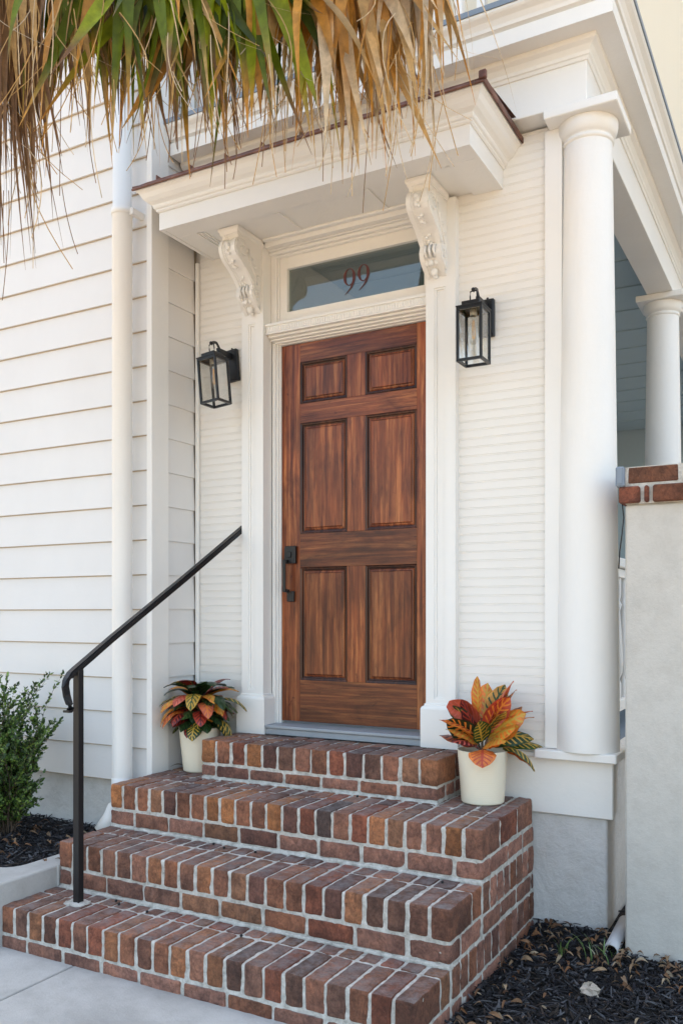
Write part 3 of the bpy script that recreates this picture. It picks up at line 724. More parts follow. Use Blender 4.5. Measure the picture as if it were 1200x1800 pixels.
# ---------------------------------------------------------------- door
DY = 3.940
xs = [-2.545, -2.431, -2.145, -2.039, -1.750, -1.640]
rows = [(1.348, 1.126), (1.022, .430), (.251, -.3515)]
zt, zb = 1.449, -.573
random.seed(2)
mb = MB(); mb.box(xs[0], xs[5], DY+.022, DY+.045, zb, zt); door = mb.build('door', M['wood_dark'], house)
for a, b in ((xs[0], xs[1]), (xs[4], xs[5])):
    m_ = MB(); m_.box(a, b, DY, DY+.021, zb, zt, .0008); m_.build('stile', M['wood_v'], door)
for z1, z0 in ((zt, rows[0][0]), (rows[0][1], rows[1][0]), (rows[1][1], rows[2][0]), (rows[2][1], zb)):
    m_ = MB(); m_.box(xs[1]+.0006, xs[4]-.0006, DY+.0004, DY+.021, z0, z1, .0008); m_.build('rail', M['wood_h'], door)
for z1, z0 in rows:
    m_ = MB(); m_.box(xs[2], xs[3], DY+.0002, DY+.021, z0+.0006, z1-.0006, .0008); m_.build('muntin', M['wood_v'], door)
def panel(x0, x1, z0, z1):
    mb = MB()
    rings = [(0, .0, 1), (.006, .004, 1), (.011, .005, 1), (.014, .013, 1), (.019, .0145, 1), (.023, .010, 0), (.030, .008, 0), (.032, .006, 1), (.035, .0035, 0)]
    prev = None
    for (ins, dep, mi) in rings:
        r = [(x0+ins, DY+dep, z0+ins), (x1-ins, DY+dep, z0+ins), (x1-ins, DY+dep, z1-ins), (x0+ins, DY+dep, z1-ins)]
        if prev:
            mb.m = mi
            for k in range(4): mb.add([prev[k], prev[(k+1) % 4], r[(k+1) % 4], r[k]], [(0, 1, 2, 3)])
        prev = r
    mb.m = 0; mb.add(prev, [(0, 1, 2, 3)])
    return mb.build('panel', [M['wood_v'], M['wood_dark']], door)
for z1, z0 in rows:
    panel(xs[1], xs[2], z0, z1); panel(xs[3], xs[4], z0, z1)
mb = MB(); hx = -2.483
mb.box(hx-.034, hx+.034, DY-.022, DY-.0005, .272, .366, .003)      # deadbolt plate
mb.box(hx-.010, hx+.010, DY-.030, DY-.0225, .305, .335, .002)
mb.box(hx-.022, hx-.006, DY-.060, DY-.046, .118, .292, .003); mb.box(hx-.022, hx-.006, DY-.0455, DY-.0225, .276, .292, .002)
mb.box(hx-.022, hx-.002, DY-.0455, DY-.0185, .118, .134, .002); mb.box(hx-.022, hx+.022, DY-.018, DY-.0005, .068, .124, .003)
mb.build('handle', M['black'], door)

# ---------------------------------------------------------------- canopy over the door
cx0, cx1, cyf = -2.961, -1.282, 3.428
mb = MB(); path = [(cx0, YW-.001), (cx0, cyf), (cx1, cyf), (cx1, YW-.001)]
mb.sweep(path, [(-.022, 1.970), (0, 1.970), (0, 2.058), (-.022, 2.058)])
can = fixn(mb.build('canopy', M['white'], house))
mb = MB(); mb.sweep(path, [(-.02, 2.0585), (.006, 2.0585), (.012, 2.064), (.012, 2.072), (.020, 2.076), (.024, 2.084), (.024, 2.091), (.030, 2.096), (.044, 2.104), (.060, 2.120), (.070, 2.140), (.080, 2.150), (.086, 2.153), (.086, 2.168), (-.02, 2.168)])
fixn(mb.build('crown_moulding', M['white'], can))
mb = MB(); ix0, ix1, iy0 = cx0+.022, cx1-.022, cyf+.022
mb.box(ix0, ix1, iy0, iy0+.10, 1.972, 2.0, .001); mb.box(ix0, ix0+.12, iy0+.1005, YW-.002, 1.972, 2.0, .001); mb.box(ix1-.12, ix1, iy0+.1005, YW-.002, 1.972, 2.0, .001)
mb.box(ix0+.12, ix1-.12, iy0+.10, YW-.002, 1.988, 2.0)
for z0, z1, t in ((1.978, 1.988, .016), (1.983, 1.9878, .028)):
    mb.box(ix0+.1205, ix1-.1205, iy0+.1005, iy0+.1005+t, z0, z1); mb.box(ix0+.1205, ix0+.1205+t, iy0+.1005, 3.83, z0, z1); mb.box(ix1-.1205-t, ix1-.1205, iy0+.1005, 3.83, z0, z1)
for xx in (-2.36, -1.87): mb.box(xx, xx+.03, iy0+.13, 3.831, 1.981, 1.9875, .001)
mb.box(-2.58, -1.655, 3.80, 3.8315, 1.975, 1.9878, .004)
mb.box(cx0+.01, cx1-.01, cyf+.01, YW-.002, 2.001, 2.16)
mb.build('soffit', M['white'], can)
mb = MB(); n = 40; vs = []; 
e = .096; y0r, y1r = cyf-e, 3.758
for i in range(n+1):
    x = cx0-e+(cx1-cx0+2*e)*i/n; dz = random.uniform(-.004, .003)
    vs += [(x, y0r+random.uniform(-.003, .003), 2.158+dz), (x, y0r, 2.173+dz*.5), (x, y1r, 2.222)]
fs = []
for i in range(n): a = 3*i; fs += [(a, a+3, a+4, a+1), (a+1, a+4, a+5, a+2)]
mb.add(vs, fs)
mb.box(cx0-.09, cx1+.09, y0r+.006, YW-.001, 2.1685, 2.1725)
mb.box(cx1+e-.006, cx1+e+.002, y0r, YW-.001, 2.155, 2.182, .002); mb.box(cx1+e-.02, cx1+e+.012, y0r-.010, y0r+.010, 2.165, 2.200, .004)
mb.tube([(cx0-e, y0r, 2.158), (-1.9, y0r-.002, 2.155), (cx1+e, y0r, 2.158)], .006, 6)
for k in range(8): mb.box(-2.9+k*.21, -2.896+k*.21, y0r, 3.75, 2.174, 2.196)
mb.build('copper_roof', M['copper'], can)

# ---------------------------------------------------------------- columns, beam, cornice
def column(x, y):
    mb = MB(); pr = []
    for i in range(21):
        t = i/20; z = -.602+t*(2.085+.602); r = .1365-.0315*t**1.3; pr.append((r, z))
    mb.lathe(x, y, pr, 56); col_ = mb.build('column', M['white'], house)
    m2 = MB(); m2.lathe(x, y, [(.104, 2.074), (.110, 2.078), (.1145, 2.084), (.110, 2.091), (.1065, 2.092), (.1065, 2.102), (.111, 2.104), (.119, 2.112), (.126, 2.126), (.130, 2.146), (.130, 2.168)], 56)
    m2.box(x-.157, x+.157, y-.157, y+.157, 2.1685, 2.2095, .004); m2.build('capital', M['white'], col_)
    return col_
column(-.903, 3.900); column(-.962, 6.40); column(-.962, 8.9)
mb = MB(); mb.box(-1.080, -1.003, 3.838, 3.99, -.60, 2.168, .002); mb.build('corner_pilaster', M['white'], house)
XB, YF = -.875, 3.76
mb = MB(); mb.box(-3.055, XB, YF, 3.90, 2.211, 2.62, .003); mb.build('frieze', M['white'], house)
mb = MB(); mb.box(-1.045, XB-.001, 3.901, 11.6, 2.211, 2.62, .003); mb.box(-1.050, -1.04, 3.901, 11.6, 2.23, 2.26, .002); mb.build('porch_beam', M['white'], house)
mb = MB(); path = [(-3.055, YF), (XB, YF), (XB, 11.6)]
mb.sweep(path, [(-.01, 2.385), (.006, 2.385), (.010, 2.398), (.016, 2.402), (.018, 2.416), (.030, 2.436), (.046, 2.447), (.050, 2.456), (.050, 2.467), (.136, 2.467), (.136, 2.532), (.122, 2.534), (.122, 2.542), (.142, 2.548), (.146, 2.562), (.158, 2.580), (.176, 2.594), (.182, 2.602), (.182, 2.612), (-.01, 2.612)])
fixn(mb.build('cornice', M['white'], house))
mb = MB(); mb.sweep(path, [(-.3, 2.6125), (.188, 2.6125), (.188, 2.636), (-.3, 2.66)]); mb.box(-3.05, -1.0, 3.9, 11.7, 2.621, 2.655)
fixn(mb.build('cornice_flashing', M['bluegrey'], house))
mb = MB(); mb.box(-3.06, -1.046, 3.991, 11.6, 2.385, 2.40)
for k in range(14): mb.box(-3.06, -1.046, 4.5+k*.5, 4.515+k*.5, 2.376, 2.386)
mb.build('porch_ceiling', M['haint'], house)
mb = MB(); mb.box(-3.06, -1.0, 11.62, 11.8, -1.4, 2.6); mb.build('porch_end_wall', M['haint'], house)
# balustrade between the columns
mb = MB()
for y0, y1 in ((4.06, 6.24), (6.56, 8.74)):
    mb.box(-.965, -.885, y0, y1, .24, .29, .006); mb.box(-.95, -.90, y0, y1, .19, .235, .003); mb.box(-.955, -.895, y0, y1, -.50, -.44, .004)
    k = int((y1-y0)/.13)
    for i in range(k):
        y = y0+.07+i*.13
        mb.lathe(-.925, y, [(.02, -.44), (.02, -.36), (.012, -.34), (.026, -.30), (.030, -.24), (.022, -.10), (.015, .02), (.024, .05), (.014, .07), (.02, .10), (.02, .19)], 10)
mb.build('balustrade', M['white'], house)
# storey above: pale clapboard wall with white posts and rail, set back
mb = MB(); mb.box(-9, -1.0, 4.6, 11.5, 2.66, 6.2)
mb.build('upper_wall', M['cream'], house)
mb = MB()
for x in (-3.0, -2.1, -1.2): mb.box(x-.09, x+.09, 3.92, 4.10, 2.66, 5.4, .004)
mb.box(-3.05, -1.0, 3.97, 4.04, 3.40, 3.46, .004); mb.box(-3.05, -1.0, 3.98, 4.03, 2.74, 2.79, .004)
for i in range(16): mb.box(-2.95+i*.115, -2.91+i*.115, 3.985, 4.025, 2.79, 3.40)
mb.build('upper_balustrade', M['white'], house)

# ================================================================ downspout
ds = thing('downspout', 'round white downspout pipe beside the corner board', 'downspout', (-3.19, 3.40, -1.0))
mb = MB(); dx, dy = -3.192, 3.405
mb.lathe(dx, dy, [(.0525, -.88), (.0525, 2.10), (.0545, 2.102), (.0545, 2.112), (.049, 2.115), (.049, 4.5)], 28); mb.build('pipe', M['white'], ds)
mb = MB(); mb.lathe(dx, dy, [(.0535, 2.085), (.057, 2.086), (.057, 2.118), (.0535, 2.119)], 28); mb.box(dx+.05, dx+.075, dy-.004, dy+.10, 2.08, 2.115, .002)
mb.build('strap', M['white'], ds)
mb = MB(); mb.tube([(dx, dy, -.86), (dx+.004, dy-.01, -.93), (dx+.0, dy-.03, -1.0), (dx-.02, dy-.05, -1.06), (dx-.055, dy-.08, -1.13)], [.055, .054, .052, .050, .052], 20)
mb.build('elbow', M['white'], ds)

# ================================================================ handrail
rail = thing('handrail', 'black iron handrail with curled lower end beside the brick steps', 'handrail', (-2.79, 2.705, T1))
hx = -2.79
pts = [(hx+.05, 3.852, .470), (hx+.028, 3.4, .190), (hx, 2.9, -.112), (hx, 2.715, -.223), (hx, 2.686, -.240), (hx, 2.658, -.258), (hx, 2.639, -.281), (hx, 2.635, -.306), (hx, 2.643, -.345), (hx, 2.658, -.383), (hx, 2.665, -.400), (hx, 2.657, -.413), (hx, 2.638, -.412)]
mb = MB(); mb.tube(pts, 0, rect=(.034, .010)); mb.tube([(x, y, z+.009) for x, y, z in pts[:10]], 0, rect=(.026, .008)); mb.tube([(x, y+.004, z-.011) for x, y, z in pts[:6]], 0, rect=(.020, .012))
mb.build('rail', M['black'], rail)
mb = MB(); mb.box(hx-.0165, hx+.0165, 2.693, 2.725, T1+.001, -.236, .002); mb.build('post', M['black'], rail)
random.seed(3); mb = MB(); mb.rough(hx-.052, hx+.045, 2.668, 2.75, T1-.01, T1+.007, .02, .012, .006, 40); mb.build('grout_patch', M['mortar'], rail)

# ================================================================ wall lanterns
def lantern(loc, label):
    t = thing('wall_lantern', label, 'wall lantern', loc, 'black wall lanterns either side of the door')
    ox, oy, oz = loc; cy = oy-.200
    def B(mb, x0, x1, y0, y1, z0, z1, b=.001): mb.box(ox+x0, ox+x1, y0, y1, oz+z0, oz+z1, b)
    mb = MB(); B(mb, -.040, .034, oy-.026, oy-.001, .045, .220, .004); B(mb, -.034, .028, oy-.030, oy-.0262, .055, .21, .003); mb.build('backplate', M['black'], t)
    mb = MB(); h = .060; s_ = .0115; zb_, zt_ = -.122, .118
    for sx in (-1, 1):
        for sy in (-1, 1):
            xx = sx*(h-s_/2); yy = cy+sy*(h-s_/2); B(mb, xx-s_/2, xx+s_/2, yy-s_/2, yy+s_/2, zb_, zt_)
    for z0, z1 in ((zb_-.0005, zb_+.0115), (zt_-.0115, zt_+.0005)):
        for q in (-1, 1):
            c = q*(h-s_/2); B(mb, -h+s_, h-s_, cy+c-s_/2+.0005, cy+c+s_/2-.0005, z0, z1, 0); B(mb, c-s_/2+.0005, c+s_/2-.0005, cy-h+s_, cy+h-s_, z0, z1, 0)
    B(mb, -h-.002, h+.002, cy-h-.002, cy+h+.002, zt_+.001, zt_+.007); B(mb, -.042, .042, cy-.042, cy+.042, zt_+.0075, zt_+.030, .002)
    mb.build('frame', M['black'], t)
    mb = MB(); zr0 = zt_+.030
    ring = [(ox-.015, cy, oz+zr0), (ox-.016, cy, oz+zr0+.03), (ox-.015, cy, oz+zr0+.050), (ox, cy, oz+zr0+.054), (ox+.015, cy, oz+zr0+.050), (ox+.016, cy, oz+zr0+.03), (ox+.015, cy, oz+zr0), (ox, cy, oz+zr0-.001)]
    mb.tube(ring+ring[:1], .0033, 8)
    arc = []
    for i in range(13):
        a = math.pi*i/12; arc.append((ox, cy+.047-.047*math.cos(a), oz+zr0+.050+.0-.0+.022*math.sin(a) if i < 7 else oz+zr0+.05-.075*(i-6)/6+.022*math.sin(a)))
    mb.tube(arc, 0, rect=(.014, .005), up=(1, 0, 0)); mb.ball((ox, cy-.004, oz+zr0+.058), .009, 6)
    B(mb, -.009, .009, cy+.05, oy-.026, .165, .195, .002); mb.tube([(ox, cy+.094, oz+zr0+.04), (ox, cy+.094, oz+.17)], 0, rect=(.014, .005), up=(1, 0, 0))
    mb.ball((ox+.0, oy-.014, oz+.225), .006, 5)
    mb.build('bracket', M['black'], t)
    for q in (-1, 1):
        mb = MB(); B(mb, -h+s_, h-s_, cy+q*(h-.006)-.001, cy+q*(h-.006)+.001, zb_+.012, zt_-.012, 0); mb.build('pane', M['lglass'], t)
        mb = MB(); B(mb, q*(h-.006)-.001, q*(h-.006)+.001, cy-h+s_, cy+h-s_, zb_+.012, zt_-.012, 0); mb.build('pane', M['lglass'], t)
    mb = MB(); mb.lathe(ox, cy, [(.004, oz+zt_), (.016, oz+zt_), (.016, oz+zt_-.028), (.012, oz+zt_-.030)], 16); mb.build('socket', M['brass'], t)
    mb = MB(); mb.lathe(ox, cy, [(.011, oz+zt_-.030), (.013, oz+zt_-.045), (.019, oz+zt_-.07), (.0225, oz+zt_-.10), (.0225, oz+zt_-.125), (.018, oz+zt_-.145), (.008, oz+zt_-.156), (.001, oz+zt_-.158)], 20); bl = mb.build('bulb', M['lglass'], t)
    mb = MB()
    for k in range(4):
        a = k*math.pi/2+.4; r1 = .008; mb.tube([(ox+r1*.4*math.cos(a), cy+r1*.4*math.sin(a), oz+zt_-.05), (ox+r1*math.cos(a), cy+r1*math.sin(a), oz+zt_-.115), (ox+r1*.5*math.cos(a+.6), cy+r1*.5*math.sin(a+.6), oz+zt_-.132)], .0011, 5)
    mb.build('filament', M['filament'], bl)
    return t
l1 = lantern((-2.790, 3.864, 1.228), 'black box lantern hanging slightly tilted on the wall left of the door')
l1.rotation_euler = (0, R(-5.5), 0)
lantern((-1.352, 3.864, 1.245), 'straight black box lantern on the wall between the door and the round column')

# ================================================================ gate pillar with brick cap
pil = thing('stucco_pillar', 'grey stucco pillar with a red brick cap right of the porch column', 'pillar', (0, 3.9, G))
random.seed(9)
mb = MB(); mb.box(-.703, .75, 3.69, 4.05, G-.05, .452, .008); mb.build('shaft', M['stucco'], pil)
mb = MB(); mb.m = 1; mb.box(-.700, .76, 3.682, 4.06, .4525, .605)
for z0, z1, xs_, ov in ((.456, .524, [(-.724, -.640), (-.622, -.605), (-.590, -.375), (-.36, -.15), (-.135, .07), (.085, .29), (.31, .52), (.54, .77)], .018), (.536, .605, [(-.690, -.494), (-.470, -.27), (-.255, -.05), (-.035, .17), (.19, .39), (.41, .6), (.62, .77)], .0)):
    for a, b in xs_:
        mb.m = 0; mb.cur = random.choice([(.26, .085, .05), (.30, .10, .06), (.24, .09, .05)]) if ov else random.choice([(.20, .085, .05), (.17, .075, .05)])
        mb.box(a, b, 3.678-ov, 3.88, z0, z1, .006, .001)
        mb.box(a, b, 3.892, 4.064+ov, z0, z1, .006, .001)
mb.build('cap', [M['brick'], M['mortar']], pil)
mb = MB(); mb.box(-.735, -.700, 3.655, 3.72, .523, .607, .006); mb.box(-.728, -.707, 3.652, 3.6555, .535, .597, .002)
tag(mb.build('gate_hinge_box', M['bluegrey'], None, (-.717, 3.69, .523)), 'small dark grey metal box at the left end of the brick cap', 'metal box')
mb = MB(); mb.tube([(-.712, 3.72, .52), (-.716, 3.70, .46), (-.708, 3.69, .40), (-.713, 3.68, .33), (-.722, 3.68, .26), (-.728, 3.69, .19)], .0028, 6)
tag(mb.build('cable', M['black'], None, (-.72, 3.69, .2)), 'thin black cable dangling below the small metal box', 'cable')
# drain pipe, stone, grass
mb = MB(); P_ = [(-.755, 3.66, -1.392), (-.75, 3.95, -1.36)]
d = (Vector(P_[1])-Vector(P_[0])).normalized(); sxv = d.cross(Vector((0, 0, 1))).normalized(); syv = sxv.cross(d)
vs = []; 
for p, r in ((P_[0], .030), (P_[1], .030), (P_[1], .0255), (P_[0], .0255)):
    for k in range(24): a = 2*math.pi*k/24; vs.append(Vector(p)+sxv*r*math.cos(a)+syv*r*math.sin(a))
mb.add(vs, [(j*24+k, j*24+(k+1) % 24, ((j+1) % 4)*24+(k+1) % 24, ((j+1) % 4)*24+k) for j in range(4) for k in range(24)], True)
tag(mb.build('drain_pipe', M['pvc'], None, (-.757, 3.64, -1.42)), 'short open white plastic pipe end lying between the foundation and the stucco pillar', 'pipe')
random.seed(5); mb = MB(); mb.ball((-.742, 3.235, -1.392), .036, 6, (1, .7, .75))
mb.v = [(x+random.uniform(-.009, .009), y+random.uniform(-.007, .007), z+random.uniform(-.007, .009)) for x, y, z in mb.v]; mb.smooth = [False]*len(mb.f)
tag(mb.build('stone', M['stone'], None, (-.742, 3.235, -1.42)), 'pale pinkish angular stone lying alone on the dark mulch', 'stone')
random.seed(6); mb = MB()
for k in range(16):
    x = -.90+random.uniform(-.05, .17); y = 3.60+random.uniform(-.06, .05); L = random.uniform(.05, .12); a = random.uniform(0, 6.28); lean = random.uniform(.3, .9)
    c = random.choice([(.10, .18, .05), (.13, .22, .07), (.5, .46, .32), (.16, .25, .08)]); mb.cur = c; vs = []
    for i in range(6):
        t = i/5; w_ = .004*(1-t)**.6+.0004; q = Vector((x+math.cos(a)*L*lean*t*t, y+math.sin(a)*L*lean*t*t, -1.41+L*(t-.45*lean*t*t))); s2 = Vector((-math.sin(a), math.cos(a), 0))
        vs += [q-s2*w_, q+s2*w_]
    mb.add(vs, [(2*i, 2*i+1, 2*i+3, 2*i+2) for i in range(5)], True)
tag(mb.build('grass_tuft', M['box'], None, (-.86, 3.6, -1.42)), 'sparse tuft of green and straw grass blades in front of the foundation', 'grass tuft')

# ================================================================ potted crotons
def leaf(mb, base, az, el, L, W, droop, col, vein, roll=0, fold=.25):
    nS, nW = 9, 4; vs = []; uvs = []
    p = Vector(base); e = el; step_ = L/nS
    pts = [p.copy()]; dirs = []
    for i in range(nS+1):
        d = Vector((math.cos(az)*math.cos(e), math.sin(az)*math.cos(e), math.sin(e))); dirs.append(d)
        p = p+d*step_; pts.append(p.copy()); e -= droop/nS
    side0 = Vector((-math.sin(az), math.cos(az), 0))
    for i in range(nS+1):
        t = i/nS; d = dirs[i]; s0 = (Matrix.Rotation(roll, 3, d) @ side0); nn = s0.cross(d).normalized()
        wd = W/2*(math.sin(math.pi*min(1, t*.93+.05)**.85)**.6) if t < .995 else .001
        for k in range(nW+1):
            q = (k/nW-.5)*2; wav = .06*W*math.sin(t*14+k)
            vs.append(pts[i]+s0*(q*wd)-nn*(abs(q)*wd*fold)*-1+nn*wav*abs(q)*.5); uvs.append((k/nW, .02+t*.96))
    fs = [(i*(nW+1)+k, i*(nW+1)+k+1, (i+1)*(nW+1)+k+1, (i+1)*(nW+1)+k) for i in range(nS) for k in range(nW)]
    mb.cur = col; mb.cur2 = vein; mb.add(vs, fs, True, uvs=uvs)
GREEN, DGREEN, RED, DRED, ORG, PINK, YEL = (.03, .075, .022), (.014, .035, .014), (.46, .055, .03), (.10, .014, .018), (.74, .22, .04), (.60, .12, .09), (.60, .36, .06)
def pot(t, x, y, z, r0, r1, h, ribs):
    mb = MB(); pr = [(0.0, z+.001), (r0-.004, z+.001), (r0, z+.005)]
    n = 60
    for i in range(1, n):
        tt = i/n; rr = r0+(r1-r0)*tt; pr.append((rr+(.0009*math.sin(i*math.pi*.8) if ribs and .08 < tt < .86 else 0), z+.005+(h-.005)*tt))
    pr += [(r1+.001, z+h), (r1-.006, z+h), (r1-.009, z+h-.03), (r0-.01, z+.02)]
    mb.lathe(x, y, pr, 48); mb.build('pot', M['pot'], t)
    mb = MB(); mb.disc(x, y, z+h-.035, r1-.009); mb.build('soil', M['soil'], t)
# right plant: upright flame coloured leaves
px, py = -1.306, 3.655
t = thing('potted_croton', 'cream ribbed pot with upright orange and red leaves beside the round column', 'potted plant', (px, py, T3), 'potted plants on the steps'); random.seed(14)
pot(t, px, py, T3, .094, .111, .232, True)
mb = MB(); mb.cur = (.2, .14, .05)
zs = T3+.20
for dx_, dy_, hh in ((-.005, 0, .17), (.035, .01, .13), (-.04, .01, .10), (.03, -.03, .09)): mb.tube([(px, py, zs-.02), (px+dx_*.5, py+dy_*.5, zs+hh*.5), (px+dx_, py+dy_, zs+hh)], [.006, .005, .003], 6)
mb.build('stem', M['bark'], t)
mb = MB(); D = R
# world azimuth: 0=+x; picture right = az about 29 deg, towards viewer = -61 deg
PR = 29
specs = [  # azimuth offset from picture-right, elevation, length, width, droop, colour, vein, start height, roll
    (175, 84, .15, .042, .1, ORG, YEL, .19, 1.2), (150, 38, .15, .075, .9, RED, PINK, .15, .5), (170, 62, .17, .055, .1, DRED, RED, .08, .8),
    (20, 48, .20, .075, .5, ORG, GREEN, .14, -.3), (10, 62, .20, .07, .5, PINK, ORG, .15, -.6), (-15, 40, .19, .085, .5, ORG, YEL, .08, .1),
    (-40, 30, .16, .09, .5, ORG, YEL, .07, .3), (185, 40, .16, .07, .5, DGREEN, ORG, .06, .4), (200, 36, .15, .07, .8, ORG, YEL, .06, .2),
    (-100, 10, .12, .07, 1.7, ORG, RED, .04, 0), (-20, 5, .17, .06, 1.6, GREEN, YEL, .05, 0), (5, 18, .20, .06, .9, GREEN, YEL, .06, .2),
    (30, 30, .16, .08, .8, ORG, GREEN, .09, .1), (60, 45, .19, .07, .6, DRED, RED, .12, 0), (25, 32, .20, .055, .5, RED, DRED, .11, -.4),
    (100, 55, .17, .07, .6, YEL, GREEN, .12, 0), (140, 45, .17, .07, .7, GREEN, YEL, .10, .5), (220, 30, .15, .06, 1.0, DRED, PINK, .04, 0),
    (-70, 28, .14, .08, 1.0, ORG, YEL, .06, 0), (-55, 55, .14, .06, .6, YEL, GREEN, .1, .6), (240, 50, .13, .055, .6, GREEN, YEL, .07, .2), (-5, -5, .15, .065, 1.2, ORG, RED, .05, .2),
    (165, 20, .16, .07, .6, RED, DRED, .05, .2), (80, 60, .2, .06, .4, ORG, YEL, .13, .3), (45, 58, .2, .065, .4, YEL, GREEN, .13, .2), (-30, 62, .17, .06, .5, RED, ORG, .11, -.3), (8, 28, .21, .05, .7, ORG, YEL, .10, .4), (-8, 35, .2, .05, .8, (.62, .14, .07), ORG, .12, -.5), (172, 30, .17, .05, .7, ORG, RED, .10, .3), (15, 12, .2, .045, .7, GREEN, YEL, .06, .5)]
for q_, (a, e, L, W, dr, c, v, h0, ro) in enumerate(specs):
    if e > 12: e += 8; ro += random.choice([-1, 1])*random.uniform(.2, .9); a += random.uniform(-12, 12)
    c = {4: (.66, .15, .085), 1: (.60, .10, .06), 14: (.62, .20, .05), 22: (.55, .13, .05)}.get(q_, c)
    az = R(PR+a); mb.__dict__['_']=0
    rb = .022 if e > 12 else .09
    b0 = (px+rb*math.cos(az), py+rb*math.sin(az), zs+(h0 if e > 12 else .045))
    leaf(mb, b0, az, R(e), L*1.10, W*1.7, dr, tuple(q*random.uniform(.85, 1.15) for q in c), v, ro)
mb.build('foliage', M['croton'], t)
# left plant: drooping dome
px, py = -2.885, 3.665
t = thing('potted_croton', 'smooth cream pot with drooping green and orange leaves in the corner left of the door', 'potted plant', (px, py, T3), 'potted plants on the steps'); random.seed(23)
pot(t, px, py, T3, .088, .112, .232, False)
mb = MB()
for k in range(4): mb.tube([(px, py, zs-.02), (px+random.uniform(-.03, .03), py+random.uniform(-.03, .03), zs+.16)], [.006, .003], 6)
mb.build('stem', M['bark'], t)
mb = MB(); cols = [(DGREEN, GREEN), (GREEN, YEL), (DGREEN, GREEN), (DRED, RED), (ORG, YEL), (GREEN, (.10, .16, .05)), (DRED, RED), (DGREEN, (.20, .24, .06)), (GREEN, DGREEN)]
for k in range(64):
    lay = k % 4; az = k*2.39996; h0 = [.19, .15, .115, .085][lay]+random.uniform(-.02, .02); e = R([60, 38, 20, 5][lay]+random.uniform(-10, 10))
    c, v = random.choice(cols)
    # keep the brightest leaves to those facing outwards to the left front
    leaf(mb, (px+.02*math.cos(az), py+.02*math.sin(az), zs+h0), az, e, random.uniform(.17, .215) if lay < 2 else random.uniform(.13, .18), random.uniform(.068, .086), random.uniform(1.4, 2.1) if lay < 2 else random.uniform(1.1, 1.7), tuple(q*random.uniform(.8, 1.2) for q in c), v, random.uniform(-.3, .3))
for a, e, c, v, h0, L in ((-118, 35, (.66, .15, .09), RED, .17, .15), (-92, 30, YEL, GREEN, .18, .19), (-60, 40, ORG, YEL, .17, .13), (-165, 10, ORG, YEL, .12, .17), (-150, 15, ORG, RED, .10, .16), (-95, 10, GREEN, YEL, .03, .12), (-35, 20, DRED, RED, .12, .13), (-20, 0, GREEN, YEL, .06, .17), (-30, 5, DGREEN, YEL, .05, .15), (-130, 20, DRED, RED, .09, .13), (-80, 20, RED, DRED, .10, .14), (-140, 30, ORG, YEL, .15, .17), (-70, 25, (.66, .15, .09), ORG, .14, .16), (-10, 35, GREEN, YEL, .14, .19), (180, 30, GREEN, YEL, .14, .18), (-50, 30, GREEN, DGREEN, .17, .17)):
    az = R(PR+a); leaf(mb, (px+.075*math.cos(az), py+.075*math.sin(az), zs+h0+.02), az, R(e), L*1.15, .08, 1.9, c, v)
mb.build('foliage', M['croton'], t)

# ================================================================ boxwood shrub
t = thing('boxwood_shrub', 'small green boxwood shrub in the raised mulch bed before the clapboard wall', 'shrub', (-3.78, 3.12, -1.18)); random.seed(41)
ms, ml = MB(), MB(); bx, by = -3.78, 3.12
def twig(p, d, L, r, depth):
    pts = [p.copy()]; q = p.copy(); dd = d.copy(); n = 6
    for i in range(n):
        dd = (dd+Vector((random.gauss(0, .08), random.gauss(0, .08), random.gauss(.03, .06)))).normalized(); q = q+dd*L/n; pts.append(q.copy())
        if depth < 2 and random.random() < (.85 if depth == 0 else .5): twig(q, (dd+Vector((random.gauss(0, .55), random.gauss(0, .45), random.gauss(.1, .35)))).normalized(), L*random.uniform(.35, .6), r*.6, depth+1)
        if depth > 0 or i > 1:
            for _ in range(5 if depth else 3):
                a = Vector((random.gauss(0, 1), random.gauss(0, 1), random.gauss(.3, .8))).normalized(); s_ = random.uniform(.011, .018); c = q+dd*random.uniform(-.5, .5)*L/n
                ax = dd.cross(a).normalized(); b = (a*.6+dd*.5).normalized()
                tip = random.random()
                ml.cur = random.choice([(.08, .15, .035), (.11, .21, .045), (.05, .10, .03), (.22, .34, .07), (.035, .07, .025)])
                ml.add([c, c+b*s_*.5-ax*s_*.42, c+b*s_*1.25-ax*s_*.25, c+b*s_*1.5, c+b*s_*1.25+ax*s_*.25, c+b*s_*.5+ax*s_*.42], [(0, 1, 2, 3), (0, 3, 4, 5)])
    ms.tube(pts, [r*(1-.7*i/n) for i in range(n+1)], 5)
for k in range(38):
    a = random.uniform(0, 2*math.pi); lean = random.uniform(.05, .62)
    twig(Vector((bx+random.gauss(0, .03), by+random.gauss(0, .03), -1.18)), Vector((math.cos(a)*lean*1.0, math.sin(a)*lean*.6, 1)).normalized(), random.uniform(.24, .46)+(.16 if lean < .3 else 0), .004, 0)
ms.build('stems', M['bark'], t); ml.build('foliage', M['box'], t)

